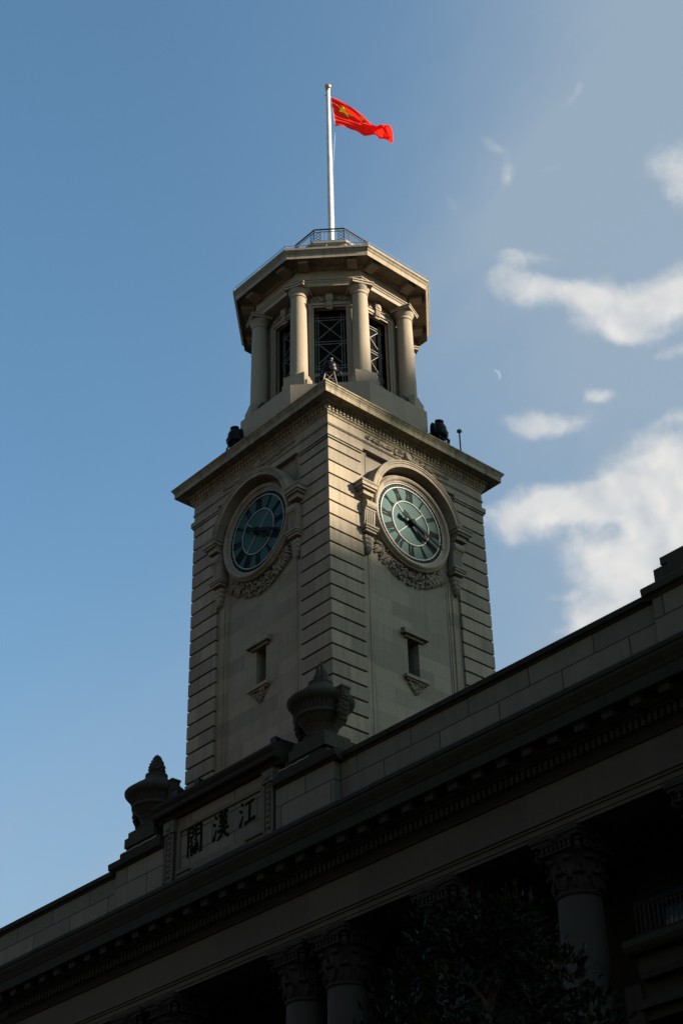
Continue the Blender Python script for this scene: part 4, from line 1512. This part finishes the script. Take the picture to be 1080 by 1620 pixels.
# ================================================================== street tree
def tree(loc, hgt, rad_, nclump, nleaf, seed, label, group=None):
    rnd = random.Random(seed)
    t = tag(empty('magnolia_tree', loc), label, 'tree', group)
    g = MB()
    g.tube([(0, 0, 0), (0.05, 0.02, hgt * 0.25), (-0.05, 0.05, hgt * 0.5), (0.05, 0, hgt * 0.85)], [0.22, 0.18, 0.13, 0.04], 10)
    tips = []
    for i in range(nclump):
        a = rnd.uniform(0, 2 * PI)
        hz = rnd.random()
        z = hgt * (0.32 + 0.68 * hz)
        env = rad_ * (1 - 0.75 * max(0, (hz - 0.35) / 0.65) ** 1.5) * (0.75 + 0.25 * min(1, hz / 0.3))
        r = env * math.sqrt(rnd.uniform(0.15, 1.0))
        tips.append(Vector((r * math.cos(a), r * math.sin(a), z)))
    for p in tips[:40]:
        b = Vector((0, 0, max(hgt * 0.2, p.z - 0.55 * p.xy.length)))
        m_ = (b + p) / 2 + Vector((0, 0, 0.12))
        g.tube([b, m_, p], [0.06, 0.035, 0.012], 5)
    build('trunk', g, M_BARK, t, 60)
    vs, fs = [], []
    for p in tips:
        cr = rnd.uniform(0.28, 0.55)
        for k in range(nleaf):
            d = Vector((rnd.gauss(0, 1), rnd.gauss(0, 1), rnd.gauss(0, 0.8)))
            d.normalize()
            c = p + d * cr * rnd.uniform(0.35, 1.0)
            ax = (d + Vector((rnd.uniform(-.5, .5), rnd.uniform(-.5, .5), rnd.uniform(0.0, .9)))).normalized()
            sd = ax.cross(Vector((rnd.uniform(-1, 1), rnd.uniform(-1, 1), rnd.uniform(-1, 1))))
            if sd.length < 0.1:
                continue
            sd.normalize()
            nn = ax.cross(sd)
            L_ = rnd.uniform(0.11, 0.19)
            w = L_ * 0.26
            o = len(vs)
            vs += [c, c + ax * L_ * 0.45 + sd * w + nn * 0.015, c + ax * L_, c + ax * L_ * 0.45 - sd * w + nn * 0.015]
            fs += [(o, o + 1, o + 2), (o, o + 2, o + 3)]
    me = bpy.data.meshes.new('crown')
    me.from_pydata([tuple(v) for v in vs], [], fs)
    me.materials.append(M_LEAF)
    o = bpy.data.objects.new('crown', me)
    COL.objects.link(o)
    o.parent = t
    return t
def ground_on_ray(x, y, dist):
    d = pixel_dir(x, y)
    return CAM + d * (dist / math.hypot(d.x, d.y))
p = ground_on_ray(770, 1560, 22.0)
top = ground_on_ray(760, 1448, 22.0)
tree((p.x, p.y, 0), top.z, 2.5, 330, 44, 5, 'dark glossy leaved tree in front of the columns at the foot of the picture')

# ================================================================== moon
d = pixel_dir(783, 594)
mc = CAM + d * 2500
sdp = (sdir - d * sdir.dot(d)).normalized()
pp = d.cross(sdp)
R_ = 2500 * 9.0 / 2622.15
g = MB()
n = 24
vs, fs = [], []
for i in range(n + 1):
    t_ = -PI / 2 + PI * i / n
    outer = sdp * math.cos(t_) * R_ + pp * math.sin(t_) * R_
    inner = sdp * math.cos(t_) * R_ * 0.45 + pp * math.sin(t_) * R_
    mid = (outer + inner) / 2 - d * (R_ * 0.35 * math.cos(t_))
    vs += [mc + outer, mc + mid, mc + inner]
for i in range(n):
    a = 3 * i
    fs += [(a, a + 3, a + 4, a + 1), (a + 1, a + 4, a + 5, a + 2), (a, a + 2, a + 5, a + 3)]
g.add(vs, fs)
m, nt, N, L, b = new_mat('moon_light')
em = N.new('ShaderNodeEmission')
ns = N.new('ShaderNodeTexNoise'); ns.inputs['Scale'].default_value = 3
rp = N.new('ShaderNodeValToRGB')
rp.color_ramp.elements[0].color = (0.08, 0.11, 0.14, 1)
rp.color_ramp.elements[1].color = (0.12, 0.145, 0.168, 1)
L.new(ns.outputs['Fac'], rp.inputs[0]); L.new(rp.outputs[0], em.inputs[0]); L.new(em.outputs[0], N['Material Output'].inputs[0])
tag(build('moon', g, m, None, 60), 'pale daytime crescent moon in the blue sky right of the belfry', 'moon')

# ================================================================== outside the picture: blocks added to shade the tower, and the street row
hx, hy = math.cos(rad(SUN_AZ)), math.sin(rad(SUN_AZ))
tanel = math.tan(rad(SUN_EL))
DS = 210.0
def occluder(u0_, u1_, vtop, dist, label, mat, depth=26):
    """unseen block added towards the sun to shade the tower; its top edge meets the sight line at height vtop by the tower"""
    zt = Z0 + vtop + dist * tanel
    uc = (u0_ + u1_) / 2
    t = tag(empty('occluder_block', (hx * dist - hy * uc, hy * dist + hx * uc, 0), rad(SUN_AZ)), label, 'building', 'unseen blocks added to shade the tower')
    g = MB()
    w = (u1_ - u0_) / 2
    g.box(0, depth, -w, w, 0, zt)
    build('wall', g, mat, t)
    g = MB()
    fl_ = 3.6
    for k in range(int((zt - 4) / fl_)):
        g.box(-0.12, 0.0, -w + 1, w - 1, 2 + k * fl_, 4 + k * fl_)
    build('window', g, M_GLASS, t)
    return t, zt
t, zt = occluder(-60, 70, -5.0, DS, 'wide unseen block added to shade the lower tower, carrying a shade board', M_CONC)  # unseen, added to cast shade over the lower tower
g = MB()
g.box(-0.3, 0.0, -4, 16, zt + 3.8, zt + 8.7)  # board added to dim the tower cornice; gap below lets the sun patch through
build('shade_board', g, M_CONC2, t)
g = MB()
for y in (-3.5, 2, 8, 14):
    g.tube([(0.3, y, zt), (0.3, y, zt + 8)], 0.12, 6)
build('shade_board_posts', g, M_IRON, t)
occluder(3.7, 60, 5.0, DS + 40, 'taller unseen block added behind the wide one to shade the right of the tower', M_CONC)  # also unseen, added to keep sun off the right side
# row of buildings facing the customs house, behind the viewer
for i, (xa, xb, h) in enumerate(((-70, -38, 46), (-37, -8, 54), (-7, 24, 50), (44, 80, 48))):
    t = tag(empty('street_building', ((xa + xb) / 2, -44, 0)), ['four storey brick building facing the customs house, far left of the row', 'tallest middle building facing the customs house', 'building facing the customs house beside the side street', 'building on the far corner behind the viewer'][i], 'building', 'buildings facing the customs house')
    g = MB()
    w = (xb - xa) / 2
    g.box(-w, w, -14, 0, 0, h)
    g.box(-w - 0.3, w + 0.3, -14.3, 0.4, h, h + 0.6)
    build('wall', g, M_CONC2 if i % 2 else M_CONC, t)
    g = MB()
    for k in range(int(h / 4.2)):
        x = -w + 2
        while x < w - 2:
            g.box(x, x + 1.4, 0, 0.05, 1.5 + k * 4.2, 3.8 + k * 4.2)
            x += 3.2
    build('window', g, M_GLASS, t)
